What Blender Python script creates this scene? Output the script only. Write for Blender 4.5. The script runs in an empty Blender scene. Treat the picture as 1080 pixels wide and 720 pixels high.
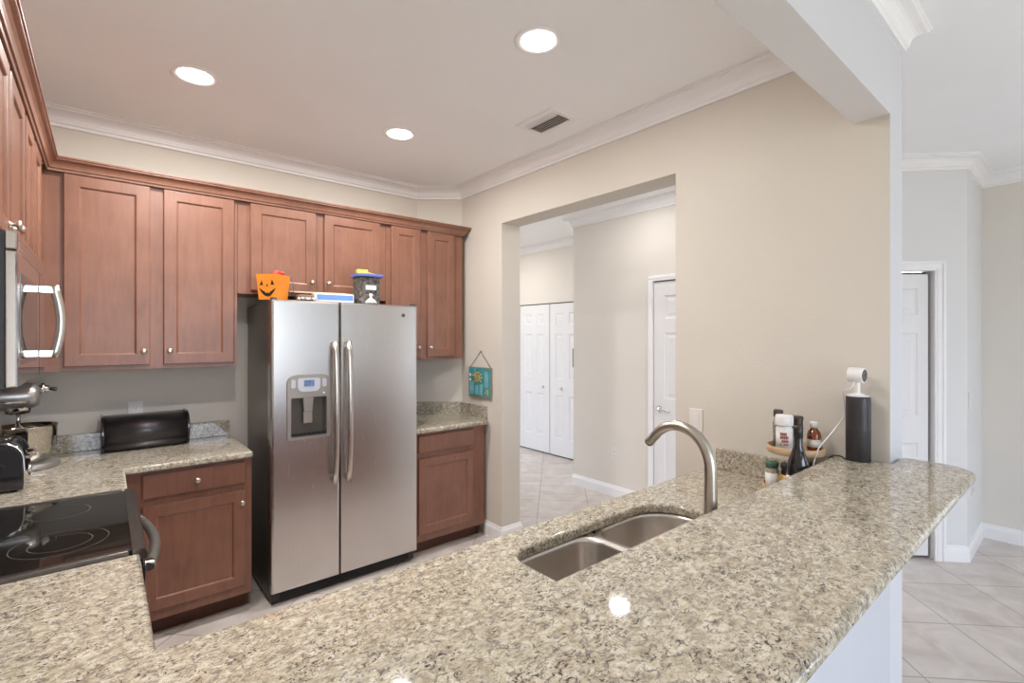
import bpy, bmesh, math, random
from mathutils import Vector, Matrix
random.seed(7)
C = bpy.context.scene
COL = C.collection
PI = math.pi

# ------------------------------------------------------------------ camera, world, exposure
cam_data = bpy.data.cameras.new('camera')
cam_data.sensor_width = 36.0
cam_data.lens = 514.92 / 1080 * 36.0
cam_data.shift_y = -(360 - 355.95) / 1080 * -1 * -1
cam_data.clip_start = 0.02
cam = bpy.data.objects.new('camera', cam_data)
COL.objects.link(cam)
cam.location = (0, 0, 1.5397)
cam.rotation_euler = (math.radians(90), 0, math.radians(-39.93))
C.camera = cam
C.view_settings.view_transform = 'Standard'
C.view_settings.look = 'None'
C.view_settings.gamma = 1.0
C.view_settings.use_curve_mapping = False
C.view_settings.exposure = 0.07
C.cycles.use_denoising = True
C.cycles.max_bounces = 10
C.cycles.diffuse_bounces = 6
C.cycles.glossy_bounces = 5
C.cycles.sample_clamp_indirect = 8.0

SKY_STRENGTH = 8.3
KITCHEN_W = 20.0
HALL_W = 8.0
wd = bpy.data.worlds.new('daylight')
C.world = wd
wd.use_nodes = True
wn = wd.node_tree.nodes
wl = wd.node_tree.links
bg = wn['Background']
tc = wn.new('ShaderNodeTexCoord')
sx = wn.new('ShaderNodeSeparateXYZ')
rp = wn.new('ShaderNodeValToRGB')
rp.color_ramp.elements[0].position = 0.46
rp.color_ramp.elements[0].color = (0.42, 0.42, 0.36, 1)
rp.color_ramp.elements[1].position = 0.54
rp.color_ramp.elements[1].color = (0.74, 0.87, 1.08, 1)
mr = wn.new('ShaderNodeMapRange')
mr.inputs['From Min'].default_value = -1
wl.new(tc.outputs['Generated'], sx.inputs[0])
wl.new(sx.outputs['Z'], mr.inputs['Value'])
wl.new(mr.outputs['Result'], rp.inputs['Fac'])
wl.new(rp.outputs['Color'], bg.inputs['Color'])
bg.inputs['Strength'].default_value = SKY_STRENGTH

CEIL = 2.79
# window openings of the dining room, behind the camera: (x0, x1, z0, z1) in the wall at y = -4
WINDOWS = [(-0.45, 2.3, 0.05, 2.45), (2.75, 4.75, 0.75, 2.4)]
WY = -4.0
for (a, b, z0, z1) in WINDOWS:
    ld = bpy.data.lights.new('window_portal', 'AREA')
    ld.shape = 'RECTANGLE'
    ld.size, ld.size_y = b - a, z1 - z0
    ld.cycles.is_portal = True
    lo = bpy.data.objects.new('window_portal', ld)
    COL.objects.link(lo)
    lo.location = ((a + b) / 2, WY - 0.06, (z0 + z1) / 2)
    lo.rotation_euler = (math.radians(90), 0, 0)   # faces +Y, into the room
# openings added out of frame to let in more daylight: dining room far wall (x = 5.22) and hall side wall (x = 2.484): (y0, y1, z0, z1)
FAR_FILL_OPENING = (-3.4, -1.1, 0.5, 2.35)
HALL_FILL_OPENING = (4.75, 5.45, 0.05, 2.15)
for (a, b, z0, z1), x, rz in ((FAR_FILL_OPENING, 5.22 + .06, 90), (HALL_FILL_OPENING, 2.484 - .06, -90)):
    ld = bpy.data.lights.new('window_portal', 'AREA')
    ld.shape = 'RECTANGLE'
    ld.size, ld.size_y = b - a, z1 - z0
    ld.cycles.is_portal = True
    lo = bpy.data.objects.new('window_portal', ld)
    COL.objects.link(lo)
    lo.location = (x, (a + b) / 2, (z0 + z1) / 2)
    lo.rotation_euler = (math.radians(90), 0, math.radians(rz))

# ------------------------------------------------------------------ materials
def new_mat(name):
    m = bpy.data.materials.new(name)
    m.use_nodes = True
    return m, m.node_tree.nodes, m.node_tree.links, m.node_tree.nodes['Principled BSDF']

def mat(name, col, rough=0.5, metal=0.0, var=0.06, scale=8.0, bump=0.0, bscale=60.0, emit=None, estr=0.0,
        trans=0.0, ior=1.45, coat=0.0, stretch=(1, 1, 1), spec=0.5):
    m, n, l, p = new_mat(name)
    t = n.new('ShaderNodeTexCoord')
    mp = n.new('ShaderNodeMapping')
    mp.inputs['Scale'].default_value = stretch
    nz = n.new('ShaderNodeTexNoise')
    nz.inputs['Scale'].default_value = scale
    nz.inputs['Detail'].default_value = 4
    r = n.new('ShaderNodeValToRGB')
    lo = [max(0, c * (1 - var)) for c in col]
    hi = [min(1, c * (1 + var)) for c in col]
    r.color_ramp.elements[0].position = 0.3
    r.color_ramp.elements[1].position = 0.7
    r.color_ramp.elements[0].color = (*lo, 1)
    r.color_ramp.elements[1].color = (*hi, 1)
    l.new(t.outputs['Object'], mp.inputs['Vector'])
    l.new(mp.outputs['Vector'], nz.inputs['Vector'])
    l.new(nz.outputs['Fac'], r.inputs['Fac'])
    l.new(r.outputs['Color'], p.inputs['Base Color'])
    p.inputs['Roughness'].default_value = rough
    p.inputs['Metallic'].default_value = metal
    p.inputs['IOR'].default_value = ior
    p.inputs['Transmission Weight'].default_value = trans
    p.inputs['Coat Weight'].default_value = coat
    p.inputs['Specular IOR Level'].default_value = spec
    if emit:
        p.inputs['Emission Color'].default_value = (*emit, 1)
        p.inputs['Emission Strength'].default_value = estr
    if bump:
        b = n.new('ShaderNodeBump')
        nb = n.new('ShaderNodeTexNoise')
        nb.inputs['Scale'].default_value = bscale
        nb.inputs['Detail'].default_value = 3
        l.new(mp.outputs['Vector'], nb.inputs['Vector'])
        b.inputs['Strength'].default_value = bump
        b.inputs['Distance'].default_value = 0.004
        l.new(nb.outputs['Fac'], b.inputs['Height'])
        l.new(b.outputs['Normal'], p.inputs['Normal'])
    return m

def granite():
    m, n, l, p = new_mat('granite')
    t = n.new('ShaderNodeTexCoord')
    mp = n.new('ShaderNodeMapping')
    mp.inputs['Rotation'].default_value = (0, 0, math.radians(-38))
    mp.inputs['Scale'].default_value = (1.0, 1.45, 1.3)
    l.new(t.outputs['Object'], mp.inputs['Vector'])

    def noise(scale, detail, rough, dist):
        z = n.new('ShaderNodeTexNoise')
        z.inputs['Scale'].default_value = scale
        z.inputs['Detail'].default_value = detail
        z.inputs['Roughness'].default_value = rough
        z.inputs['Distortion'].default_value = dist
        l.new(mp.outputs['Vector'], z.inputs['Vector'])
        return z

    def ramp(src, stops):
        r = n.new('ShaderNodeValToRGB')
        e = r.color_ramp.elements
        e[0].position, e[0].color = stops[0][0], (*stops[0][1], 1)
        e[1].position, e[1].color = stops[-1][0], (*stops[-1][1], 1)
        for pos, c in stops[1:-1]:
            k = e.new(pos)
            k.color = (*c, 1)
        l.new(src, r.inputs['Fac'])
        return r

    def mix(fac, a, b):
        x = n.new('ShaderNodeMix')
        x.data_type = 'RGBA'
        l.new(fac, x.inputs['Factor'])
        l.new(a, x.inputs['A'])
        l.new(b, x.inputs['B'])
        return x.outputs['Result']

    base = ramp(noise(40, 6, 0.62, 0.6).outputs['Fac'],
                [(0.31, (0.30, 0.25, 0.19)), (0.43, (0.445, 0.39, 0.295)), (0.53, (0.55, 0.49, 0.38)), (0.65, (0.68, 0.64, 0.555))])
    grey = ramp(noise(70, 6, 0.70, 0.9).outputs['Fac'], [(0.41, (1, 1, 1)), (0.485, (0, 0, 0))])
    gcol = n.new('ShaderNodeRGB')
    gcol.outputs[0].default_value = (0.255, 0.225, 0.20, 1)
    c1 = mix(grey.outputs['Color'], base.outputs['Color'], gcol.outputs[0])
    dark = ramp(noise(50, 8, 0.74, 2.2).outputs['Fac'], [(0.430, (1, 1, 1)), (0.462, (0, 0, 0))])
    big = ramp(noise(14, 3, 0.5, 0.3).outputs['Fac'], [(0.38, (0.30, 0.30, 0.30)), (0.58, (1, 1, 1))])
    mul = n.new('ShaderNodeMath')
    mul.operation = 'MULTIPLY'
    l.new(dark.outputs['Color'], mul.inputs[0])
    l.new(big.outputs['Color'], mul.inputs[1])
    dcol = n.new('ShaderNodeRGB')
    dcol.outputs[0].default_value = (0.045, 0.036, 0.036, 1)
    c2 = mix(mul.outputs[0], c1, dcol.outputs[0])
    l.new(c2, p.inputs['Base Color'])
    p.inputs['Roughness'].default_value = 0.045
    p.inputs['Specular IOR Level'].default_value = 0.55
    return m

def wood():
    m, n, l, p = new_mat('cherry_wood')
    t = n.new('ShaderNodeTexCoord')
    mp = n.new('ShaderNodeMapping')
    mp.inputs['Scale'].default_value = (14, 14, 1.6)
    nz = n.new('ShaderNodeTexNoise')
    nz.inputs['Scale'].default_value = 3.0
    nz.inputs['Detail'].default_value = 7
    nz.inputs['Roughness'].default_value = 0.6
    nz.inputs['Distortion'].default_value = 0.6
    n2 = n.new('ShaderNodeTexNoise')
    n2.inputs['Scale'].default_value = 7
    n2.inputs['Detail'].default_value = 3
    ad = n.new('ShaderNodeMix')
    ad.inputs['Factor'].default_value = 0.45
    r = n.new('ShaderNodeValToRGB')
    r.color_ramp.elements[0].position = 0.33
    r.color_ramp.elements[1].position = 0.68
    r.color_ramp.elements[0].color = (0.188, 0.079, 0.048, 1)
    r.color_ramp.elements[1].color = (0.27, 0.121, 0.077, 1)
    l.new(t.outputs['Object'], mp.inputs['Vector'])
    l.new(mp.outputs['Vector'], nz.inputs['Vector'])
    l.new(t.outputs['Object'], n2.inputs['Vector'])
    l.new(nz.outputs['Fac'], ad.inputs['A'])
    l.new(n2.outputs['Fac'], ad.inputs['B'])
    l.new(ad.outputs['Result'], r.inputs['Fac'])
    l.new(r.outputs['Color'], p.inputs['Base Color'])
    p.inputs['Roughness'].default_value = 0.36
    p.inputs['Coat Weight'].default_value = 0.25
    p.inputs['Coat Roughness'].default_value = 0.3
    return m

def brushed(name, col, rough, axis):
    m, n, l, p = new_mat(name)
    t = n.new('ShaderNodeTexCoord')
    mp = n.new('ShaderNodeMapping')
    mp.inputs['Scale'].default_value = axis
    nz = n.new('ShaderNodeTexNoise')
    nz.inputs['Scale'].default_value = 6
    nz.inputs['Detail'].default_value = 5
    l.new(t.outputs['Object'], mp.inputs['Vector'])
    l.new(mp.outputs['Vector'], nz.inputs['Vector'])
    m1 = n.new('ShaderNodeMapRange')
    m1.inputs['To Min'].default_value = rough * 0.96
    m1.inputs['To Max'].default_value = rough * 1.04
    l.new(nz.outputs['Fac'], m1.inputs['Value'])
    l.new(m1.outputs['Result'], p.inputs['Roughness'])
    r = n.new('ShaderNodeValToRGB')
    r.color_ramp.elements[0].color = (*[c * 0.985 for c in col], 1)
    r.color_ramp.elements[1].color = (*[min(1, c * 1.015) for c in col], 1)
    l.new(nz.outputs['Fac'], r.inputs['Fac'])
    l.new(r.outputs['Color'], p.inputs['Base Color'])
    p.inputs['Metallic'].default_value = 1.0
    b = n.new('ShaderNodeBump')
    b.inputs['Strength'].default_value = 0.006
    b.inputs['Distance'].default_value = 0.001
    l.new(nz.outputs['Fac'], b.inputs['Height'])
    l.new(b.outputs['Normal'], p.inputs['Normal'])
    return m

def tile_floor():
    m, n, l, p = new_mat('floor_tile')
    t = n.new('ShaderNodeTexCoord')
    mp = n.new('ShaderNodeMapping')
    # u = (x+y)/sqrt2, v = (x-y)/sqrt2 ; tiles 0.455 m, lines at u = 2.825, v = 2.43
    mp.vector_type = 'POINT'
    mp.inputs['Rotation'].default_value = (0, 0, math.radians(45))
    mp.inputs['Location'].default_value = (2.43 + 0.0, -2.825 + 0.0, 0)
    l.new(t.outputs['Object'], mp.inputs['Vector'])
    br = n.new('ShaderNodeTexBrick')
    br.offset = 0.0
    br.squash = 1.0
    br.inputs['Scale'].default_value = 1.0
    br.inputs['Brick Width'].default_value = 0.455
    br.inputs['Row Height'].default_value = 0.455
    br.inputs['Mortar Size'].default_value = 0.0035
    br.inputs['Mortar Smooth'].default_value = 0.1
    br.inputs['Bias'].default_value = 0.0
    br.inputs['Color1'].default_value = (0.65, 0.595, 0.56, 1)
    br.inputs['Color2'].default_value = (0.71, 0.655, 0.62, 1)
    br.inputs['Mortar'].default_value = (0.40, 0.345, 0.30, 1)
    l.new(mp.outputs['Vector'], br.inputs['Vector'])
    nz = n.new('ShaderNodeTexNoise')
    nz.inputs['Scale'].default_value = 5
    nz.inputs['Detail'].default_value = 7
    nz.inputs['Roughness'].default_value = 0.6
    nz.inputs['Distortion'].default_value = 0.8
    l.new(t.outputs['Object'], nz.inputs['Vector'])
    r = n.new('ShaderNodeValToRGB')
    r.color_ramp.elements[0].position = 0.3
    r.color_ramp.elements[0].color = (0.80, 0.77, 0.74, 1)
    r.color_ramp.elements[1].position = 0.65
    r.color_ramp.elements[1].color = (1.05, 1.05, 1.05, 1)
    l.new(nz.outputs['Fac'], r.inputs['Fac'])
    mx = n.new('ShaderNodeMix')
    mx.data_type = 'RGBA'
    mx.blend_type = 'MULTIPLY'
    mx.inputs['Factor'].default_value = 1.0
    l.new(br.outputs['Color'], mx.inputs['A'])
    l.new(r.outputs['Color'], mx.inputs['B'])
    l.new(mx.outputs['Result'], p.inputs['Base Color'])
    p.inputs['Roughness'].default_value = 0.3
    b = n.new('ShaderNodeBump')
    b.inputs['Strength'].default_value = 0.4
    b.inputs['Distance'].default_value = 0.002
    b.invert = True
    l.new(br.outputs['Fac'], b.inputs['Height'])
    l.new(b.outputs['Normal'], p.inputs['Normal'])
    return m

def glass(name, col, rough=0.02):
    m, n, l, p = new_mat(name)
    nz = n.new('ShaderNodeTexNoise')
    nz.inputs['Scale'].default_value = 12
    mr_ = n.new('ShaderNodeMapRange')
    mr_.inputs['To Min'].default_value = rough
    mr_.inputs['To Max'].default_value = rough + 0.03
    l.new(nz.outputs['Fac'], mr_.inputs['Value'])
    l.new(mr_.outputs['Result'], p.inputs['Roughness'])
    p.inputs['Base Color'].default_value = (*col, 1)
    p.inputs['Transmission Weight'].default_value = 1.0
    p.inputs['IOR'].default_value = 1.45
    return m

M = {}
M['wall'] = mat('wall_paint_cream', (0.665, 0.615, 0.55), 0.75, var=0.02, scale=2, bump=0.25, bscale=150)
M['wall_hall'] = mat('wall_paint_hall', (0.76, 0.715, 0.66), 0.75, var=0.02, scale=2, bump=0.2, bscale=150)
M['wall_white'] = mat('wall_paint_white', (0.63, 0.63, 0.66), 0.7, var=0.015, scale=2, bump=0.15, bscale=150)
M['wall_pony'] = mat('wall_paint_white_shaded', (0.56, 0.565, 0.60), 0.7, var=0.015, scale=2, bump=0.15, bscale=150)  # shade under the bar top put into a darker copy of the white paint
M['wall_grey'] = mat('wall_paint_pale_grey', (0.74, 0.735, 0.735), 0.7, var=0.015, scale=2, bump=0.15, bscale=150)
M['wall_beige'] = mat('wall_paint_beige', (0.74, 0.70, 0.645), 0.75, var=0.02, scale=2, bump=0.2, bscale=150)
M['ceiling'] = mat('ceiling_paint', (0.92, 0.93, 0.94), 0.85, var=0.015, scale=2, bump=0.2, bscale=120)
M['trim'] = mat('trim_white', (0.88, 0.87, 0.875), 0.35, var=0.01)
M['door'] = mat('door_white', (0.81, 0.80, 0.81), 0.38, var=0.01)
M['gap'] = mat('gap_shade', (0.05, 0.045, 0.04), 0.7)  # dark colour standing in for the shade in door gaps
M['granite'] = granite()
M['wood'] = wood()
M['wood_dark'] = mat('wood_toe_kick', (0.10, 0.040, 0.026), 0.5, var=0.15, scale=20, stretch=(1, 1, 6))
M['tile'] = tile_floor()
M['steel'] = brushed('brushed_steel', (0.60, 0.58, 0.57), 0.27, (60, 60, 1.2))
M['steel_h'] = mat('satin_steel_sink', (0.62, 0.585, 0.55), 0.27, metal=1.0, var=0.03, scale=3)
M['steel_mw'] = mat('polished_steel', (0.62, 0.58, 0.56), 0.07, metal=1.0, var=0.02)
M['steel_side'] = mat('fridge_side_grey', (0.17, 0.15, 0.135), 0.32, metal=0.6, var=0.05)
M['handle'] = mat('handle_satin_steel', (0.62, 0.57, 0.52), 0.3, metal=1.0, var=0.04)
M['nickel'] = mat('satin_nickel', (0.66, 0.62, 0.56), 0.28, metal=1.0, var=0.04)
M['faucet'] = mat('brushed_nickel', (0.50, 0.46, 0.41), 0.30, metal=1.0, var=0.05, scale=30)
M['chrome'] = mat('chrome', (0.80, 0.79, 0.78), 0.08, metal=1.0, var=0.02)
M['black'] = mat('black_plastic', (0.02, 0.02, 0.022), 0.35, var=0.1)
M['black_gloss'] = mat('black_gloss', (0.018, 0.016, 0.018), 0.12, var=0.1, coat=0.5)
M['bread_black'] = mat('bread_box_enamel', (0.075, 0.066, 0.070), 0.36, metal=0.7, var=0.05, coat=0.2)
M['cooktop'] = mat('cooktop_glass', (0.012, 0.011, 0.010), 0.04, var=0.1, spec=0.6)
M['burner'] = mat('burner_print', (0.13, 0.12, 0.11), 0.12, var=0.05)
M['range_trim'] = mat('range_dark_steel', (0.16, 0.145, 0.135), 0.3, metal=0.9, var=0.05)
M['range_handle'] = mat('range_handle_grey', (0.27, 0.26, 0.24), 0.35, metal=0.8, var=0.05)
M['mixer'] = mat('mixer_silver', (0.44, 0.42, 0.40), 0.30, metal=0.7, var=0.03, coat=0.3)
M['bowl'] = mat('bowl_steel', (0.66, 0.63, 0.58), 0.09, metal=1.0, var=0.03)
M['white_plastic'] = mat('white_plastic', (0.80, 0.79, 0.78), 0.35, var=0.01)
M['white_ivory'] = mat('switch_white', (0.78, 0.74, 0.70), 0.35, var=0.01)
M['slot'] = mat('outlet_slot', (0.08, 0.07, 0.065), 0.5)
M['orange'] = mat('orange_tin', (0.78, 0.25, 0.03), 0.4, var=0.07, scale=14)
M['red'] = mat('red_wrap', (0.62, 0.05, 0.04), 0.4, var=0.2, scale=60)
M['blue'] = mat('blue_card', (0.13, 0.27, 0.68), 0.45, var=0.05)
M['lid_blue'] = mat('blue_lid', (0.13, 0.16, 0.50), 0.35, var=0.1)
M['lime'] = mat('lime_plastic', (0.62, 0.66, 0.10), 0.4, var=0.06)
M['light_wood'] = mat('pale_wood', (0.62, 0.46, 0.32), 0.5, var=0.12, scale=30, stretch=(1, 8, 8))
M['tray_wood'] = mat('tray_wood', (0.56, 0.38, 0.22), 0.45, var=0.15, scale=30)
M['brown'] = mat('brown_leather', (0.16, 0.085, 0.055), 0.55, var=0.2, scale=25)
M['paper'] = mat('paper', (0.70, 0.66, 0.60), 0.6, var=0.2, scale=60)
M['contents'] = mat('dark_mix', (0.10, 0.09, 0.08), 0.6, var=0.9, scale=55, bump=0.4)
M['bag'] = mat('clear_bag_film', (0.72, 0.70, 0.66), 0.2, var=0.25, scale=50, bump=0.5, bscale=50)
M['clear'] = glass('clear_glass', (0.95, 0.97, 0.96))
M['amber'] = mat('amber_bottle', (0.22, 0.055, 0.015), 0.1, var=0.2, coat=0.5)
M['dark_bottle'] = mat('dark_bottle', (0.012, 0.010, 0.012), 0.06, var=0.1, coat=0.6)
M['label_white'] = mat('label_white', (0.74, 0.72, 0.70), 0.45, var=0.06, scale=30)
M['label_red'] = mat('label_red_brown', (0.30, 0.09, 0.06), 0.5, var=0.1)
M['label_multi'] = mat('label_gold', (0.62, 0.36, 0.07), 0.5, var=0.4, scale=60)
M['spice'] = mat('spice_grey', (0.38, 0.33, 0.28), 0.4, var=0.3, scale=60)
M['green_cap'] = mat('green_cap', (0.05, 0.13, 0.09), 0.4)
M['brown_cap'] = mat('brown_cap', (0.055, 0.04, 0.032), 0.4)
M['speaker'] = mat('speaker_fabric', (0.032, 0.028, 0.031), 0.55, var=0.2, scale=200, bump=0.25, bscale=400)
M['speaker_smooth'] = mat('speaker_shell', (0.035, 0.031, 0.035), 0.38, var=0.08)
M['lens_dark'] = mat('camera_front', (0.10, 0.09, 0.085), 0.2)
M['screen'] = mat('dispenser_screen', (0.14, 0.22, 0.42), 0.2, var=0.3, scale=90)
M['panel_light'] = mat('dispenser_panel', (0.52, 0.54, 0.60), 0.35, var=0.05)
M['panel_grey'] = mat('dispenser_bezel', (0.36, 0.32, 0.29), 0.35, metal=0.6, var=0.05)
M['recess'] = mat('dispenser_recess', (0.085, 0.073, 0.058), 0.35, var=0.08)
M['teal'] = mat('teal_paint', (0.06, 0.30, 0.34), 0.5, var=0.35, scale=30, stretch=(1, 1, 0.3))
M['teal_light'] = mat('teal_light_paint', (0.20, 0.46, 0.50), 0.5, var=0.2, scale=25)
M['yellow'] = mat('yellow_paint', (0.66, 0.46, 0.08), 0.5, var=0.3, scale=60)
M['sign_edge'] = mat('sign_wood_edge', (0.26, 0.22, 0.16), 0.6, var=0.2, scale=30)
M['wire'] = mat('hanging_wire', (0.07, 0.06, 0.055), 0.5)
M['lamp'] = mat('lamp_lens', (1, 1, 1), 0.4, emit=(1.0, 0.985, 0.96), estr=14.0)
M['vent_dark'] = mat('vent_inside', (0.20, 0.18, 0.165), 0.6)
M['face_black'] = mat('painted_face_black', (0.02, 0.016, 0.012), 0.5)

# ------------------------------------------------------------------ mesh builder
class MB:
    def __init__(self):
        self.b = bmesh.new()

    def box(self, x0, x1, y0, y1, z0, z1, bev=0.0, seg=2, mi=0, rot=None):
        v = [(x0, y0, z0), (x1, y0, z0), (x1, y1, z0), (x0, y1, z0), (x0, y0, z1), (x1, y0, z1), (x1, y1, z1), (x0, y1, z1)]
        t = bmesh.new()
        vs = [t.verts.new(q) for q in v]
        for f in ((0, 3, 2, 1), (4, 5, 6, 7), (0, 1, 5, 4), (1, 2, 6, 5), (2, 3, 7, 6), (3, 0, 4, 7)):
            t.faces.new([vs[i] for i in f]).material_index = mi
        if bev:
            bmesh.ops.bevel(t, geom=t.edges[:], offset=bev, segments=seg, affect='EDGES', profile=0.5)
            for f in t.faces:
                f.material_index = mi
        if rot is not None:
            t.transform(rot)
        self._merge(t)
        return self

    def _merge(self, t):
        me = bpy.data.meshes.new('tmp')
        t.to_mesh(me)
        t.free()
        self.b.from_mesh(me)
        bpy.data.meshes.remove(me)

    def lathe(self, prof, cx=0, cy=0, cz=0, seg=32, axis='Z', mi=0, sx=1.0, sy=1.0, smooth=True, m=None):
        t = bmesh.new()
        rings = []
        for r, z in prof:
            if r < 1e-6:
                rings.append([t.verts.new((0, 0, z))])
            else:
                rings.append([t.verts.new((r * sx * math.cos(2 * PI * i / seg), r * sy * math.sin(2 * PI * i / seg), z)) for i in range(seg)])
        for a, b in zip(rings, rings[1:]):
            for i in range(seg):
                j = (i + 1) % seg
                if len(a) == 1 and len(b) == 1:
                    continue
                if len(a) == 1:
                    f = t.faces.new((a[0], b[j], b[i]))
                elif len(b) == 1:
                    f = t.faces.new((a[i], a[j], b[0]))
                else:
                    f = t.faces.new((a[i], a[j], b[j], b[i]))
                f.smooth = smooth
                f.material_index = mi
        bmesh.ops.recalc_face_normals(t, faces=t.faces[:])
        if m is not None:
            t.transform(m)
        elif axis == 'X':
            t.transform(Matrix.Rotation(PI / 2, 4, 'Y'))
        elif axis == '-Y':
            t.transform(Matrix.Rotation(PI / 2, 4, 'X'))
        t.transform(Matrix.Translation((cx, cy, cz)))
        self._merge(t)
        return self

    def tube(self, pts, rad, seg=12, closed=False, mi=0, flat=1.0, up=None):
        pts = [Vector(q) for q in pts]
        n = len(pts)
        rads = rad if isinstance(rad, (list, tuple)) else [rad] * n
        t = bmesh.new()
        rings = []
        nrm = None
        for i, q in enumerate(pts):
            d = (pts[(i + 1) % n] - pts[i - 1]) if (closed or 0 < i < n - 1) else (pts[1] - pts[0] if i == 0 else pts[-1] - pts[-2])
            d.normalize()
            if nrm is None:
                a = Vector(up) if up else (Vector((0, 0, 1)) if abs(d.z) < 0.9 else Vector((1, 0, 0)))
                nrm = (a - d * a.dot(d)).normalized()
            else:
                nrm = (nrm - d * nrm.dot(d)).normalized()
            bi = d.cross(nrm)
            rings.append([t.verts.new(q + nrm * math.cos(2 * PI * k / seg) * rads[i] * flat + bi * math.sin(2 * PI * k / seg) * rads[i]) for k in range(seg)])
        pairs = list(zip(rings, rings[1:])) + ([(rings[-1], rings[0])] if closed else [])
        for a, b in pairs:
            for k in range(seg):
                f = t.faces.new((a[k], a[(k + 1) % seg], b[(k + 1) % seg], b[k]))
                f.smooth = True
                f.material_index = mi
        if not closed:
            for r_, rev in ((rings[0], True), (rings[-1], False)):
                f = t.faces.new(list(reversed(r_)) if rev else r_)
                f.material_index = mi
        bmesh.ops.recalc_face_normals(t, faces=t.faces[:])
        self._merge(t)
        return self

    def prism(self, poly, a0, a1, axis='Z', mi=0, bev=0.0, smooth=False):
        """poly: 2-D outline; axis Z: (x,y) raised z; axis X: (y,z) along x; axis Y: (x,z) along y"""
        t = bmesh.new()

        def P(u, v, w):
            return (u, v, w) if axis == 'Z' else ((w, u, v) if axis == 'X' else (u, w, v))
        lo = [t.verts.new(P(u, v, a0)) for u, v in poly]
        hi = [t.verts.new(P(u, v, a1)) for u, v in poly]
        t.faces.new(lo)
        t.faces.new(hi)
        n = len(poly)
        for i in range(n):
            f = t.faces.new((lo[i], lo[(i + 1) % n], hi[(i + 1) % n], hi[i]))
            f.smooth = smooth
        bmesh.ops.recalc_face_normals(t, faces=t.faces[:])
        if bev:
            es = [e for e in t.edges if len(e.link_faces) == 2 and e.calc_face_angle(0) > 0.6]
            bmesh.ops.bevel(t, geom=es, offset=bev, segments=2, affect='EDGES', profile=0.5)
        for f in t.faces:
            f.material_index = mi
        self._merge(t)
        return self

    def sweep(self, path, prof, closed=False, mi=0):
        """profile (offset to the right of the path, z) swept along a 2-D path with mitred corners"""
        t = bmesh.new()
        n = len(path)
        P = [Vector(q) for q in path]
        rings = []
        for i in range(n):
            def rn(a, b):
                d = (b - a).normalized()
                return Vector((d.y, -d.x))
            if closed or 0 < i < n - 1:
                n1 = rn(P[i - 1], P[i])
                n2 = rn(P[i], P[(i + 1) % n])
                mdir = (n1 + n2).normalized()
                mdir = mdir / max(0.2, mdir.dot(n1))
            else:
                mdir = rn(P[0], P[1]) if i == 0 else rn(P[-2], P[-1])
            rings.append([t.verts.new((P[i].x + mdir.x * o, P[i].y + mdir.y * o, z)) for o, z in prof])
        m = len(prof)
        pairs = list(zip(rings, rings[1:])) + ([(rings[-1], rings[0])] if closed else [])
        for a, b in pairs:
            for k in range(m):
                t.faces.new((a[k], a[(k + 1) % m], b[(k + 1) % m], b[k])).material_index = mi
        if not closed:
            t.faces.new(list(reversed(rings[0])))
            t.faces.new(rings[-1])
        bmesh.ops.recalc_face_normals(t, faces=t.faces[:])
        self._merge(t)
        return self

    def panel_slab(self, W, H, T, xs, zs, cells, rings, round_=0.004, mi=0, m=None):
        """A door leaf in local x (0..W), z (0..H); front face at y = 0 looking to -y, back at y = T.
        xs, zs: inner grid lines; cells: set of (i, k) that are sunk panels; rings: [(inset, depth), ...]"""
        t = bmesh.new()
        X = [round_] + list(xs) + [W - round_]
        Z = [round_] + list(zs) + [H - round_]
        for i in range(len(X) - 1):
            for k in range(len(Z) - 1):
                a, b, c, d = X[i], X[i + 1], Z[k], Z[k + 1]
                q = [(a, 0, c), (b, 0, c), (b, 0, d), (a, 0, d)]
                if (i, k) in cells:
                    prev = q
                    for ins, dep in rings:
                        cur = [(a + ins, dep, c + ins), (b - ins, dep, c + ins), (b - ins, dep, d - ins), (a + ins, dep, d - ins)]
                        for s in range(4):
                            t.faces.new([t.verts.new(v) for v in (prev[s], prev[(s + 1) % 4], cur[(s + 1) % 4], cur[s])])
                        prev = cur
                    t.faces.new([t.verts.new(v) for v in prev])
                else:
                    t.faces.new([t.verts.new(v) for v in q])
        outs = [[(X[0], 0, Z[0]), (X[-1], 0, Z[0]), (X[-1], 0, Z[-1]), (X[0], 0, Z[-1])],
                [(X[0] - round_ * .7, round_ * .3, Z[0] - round_ * .7), (X[-1] + round_ * .7, round_ * .3, Z[0] - round_ * .7), (X[-1] + round_ * .7, round_ * .3, Z[-1] + round_ * .7), (X[0] - round_ * .7, round_ * .3, Z[-1] + round_ * .7)],
                [(0, round_, 0), (W, round_, 0), (W, round_, H), (0, round_, H)],
                [(0, T, 0), (W, T, 0), (W, T, H), (0, T, H)]]
        for p_, q_ in zip(outs, outs[1:]):
            for s in range(4):
                t.faces.new([t.verts.new(v) for v in (p_[(s + 1) % 4], p_[s], q_[s], q_[(s + 1) % 4])])
        t.faces.new([t.verts.new(v) for v in reversed(outs[-1])])
        bmesh.ops.remove_doubles(t, verts=t.verts[:], dist=1e-5)
        bmesh.ops.recalc_face_normals(t, faces=t.faces[:])
        for f in t.faces:
            f.material_index = mi
        if m is not None:
            t.transform(m)
        self._merge(t)
        return self

    def build(self, name, mats, parent=None, sub=None):
        me = bpy.data.meshes.new(name)
        if parent is not None:
            self.b.transform(Matrix.Translation(-world_loc(parent)))
        self.b.to_mesh(me)
        self.b.free()
        for m_ in (mats if isinstance(mats, (list, tuple)) else [mats]):
            me.materials.append(m_)
        o = bpy.data.objects.new(name, me)
        COL.objects.link(o)
        if parent is not None:
            o.parent = parent
        return o

def world_loc(o):
    v = Vector(o.location)
    while o.parent is not None:
        o = o.parent
        v += Vector(o.location)
    return v

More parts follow.
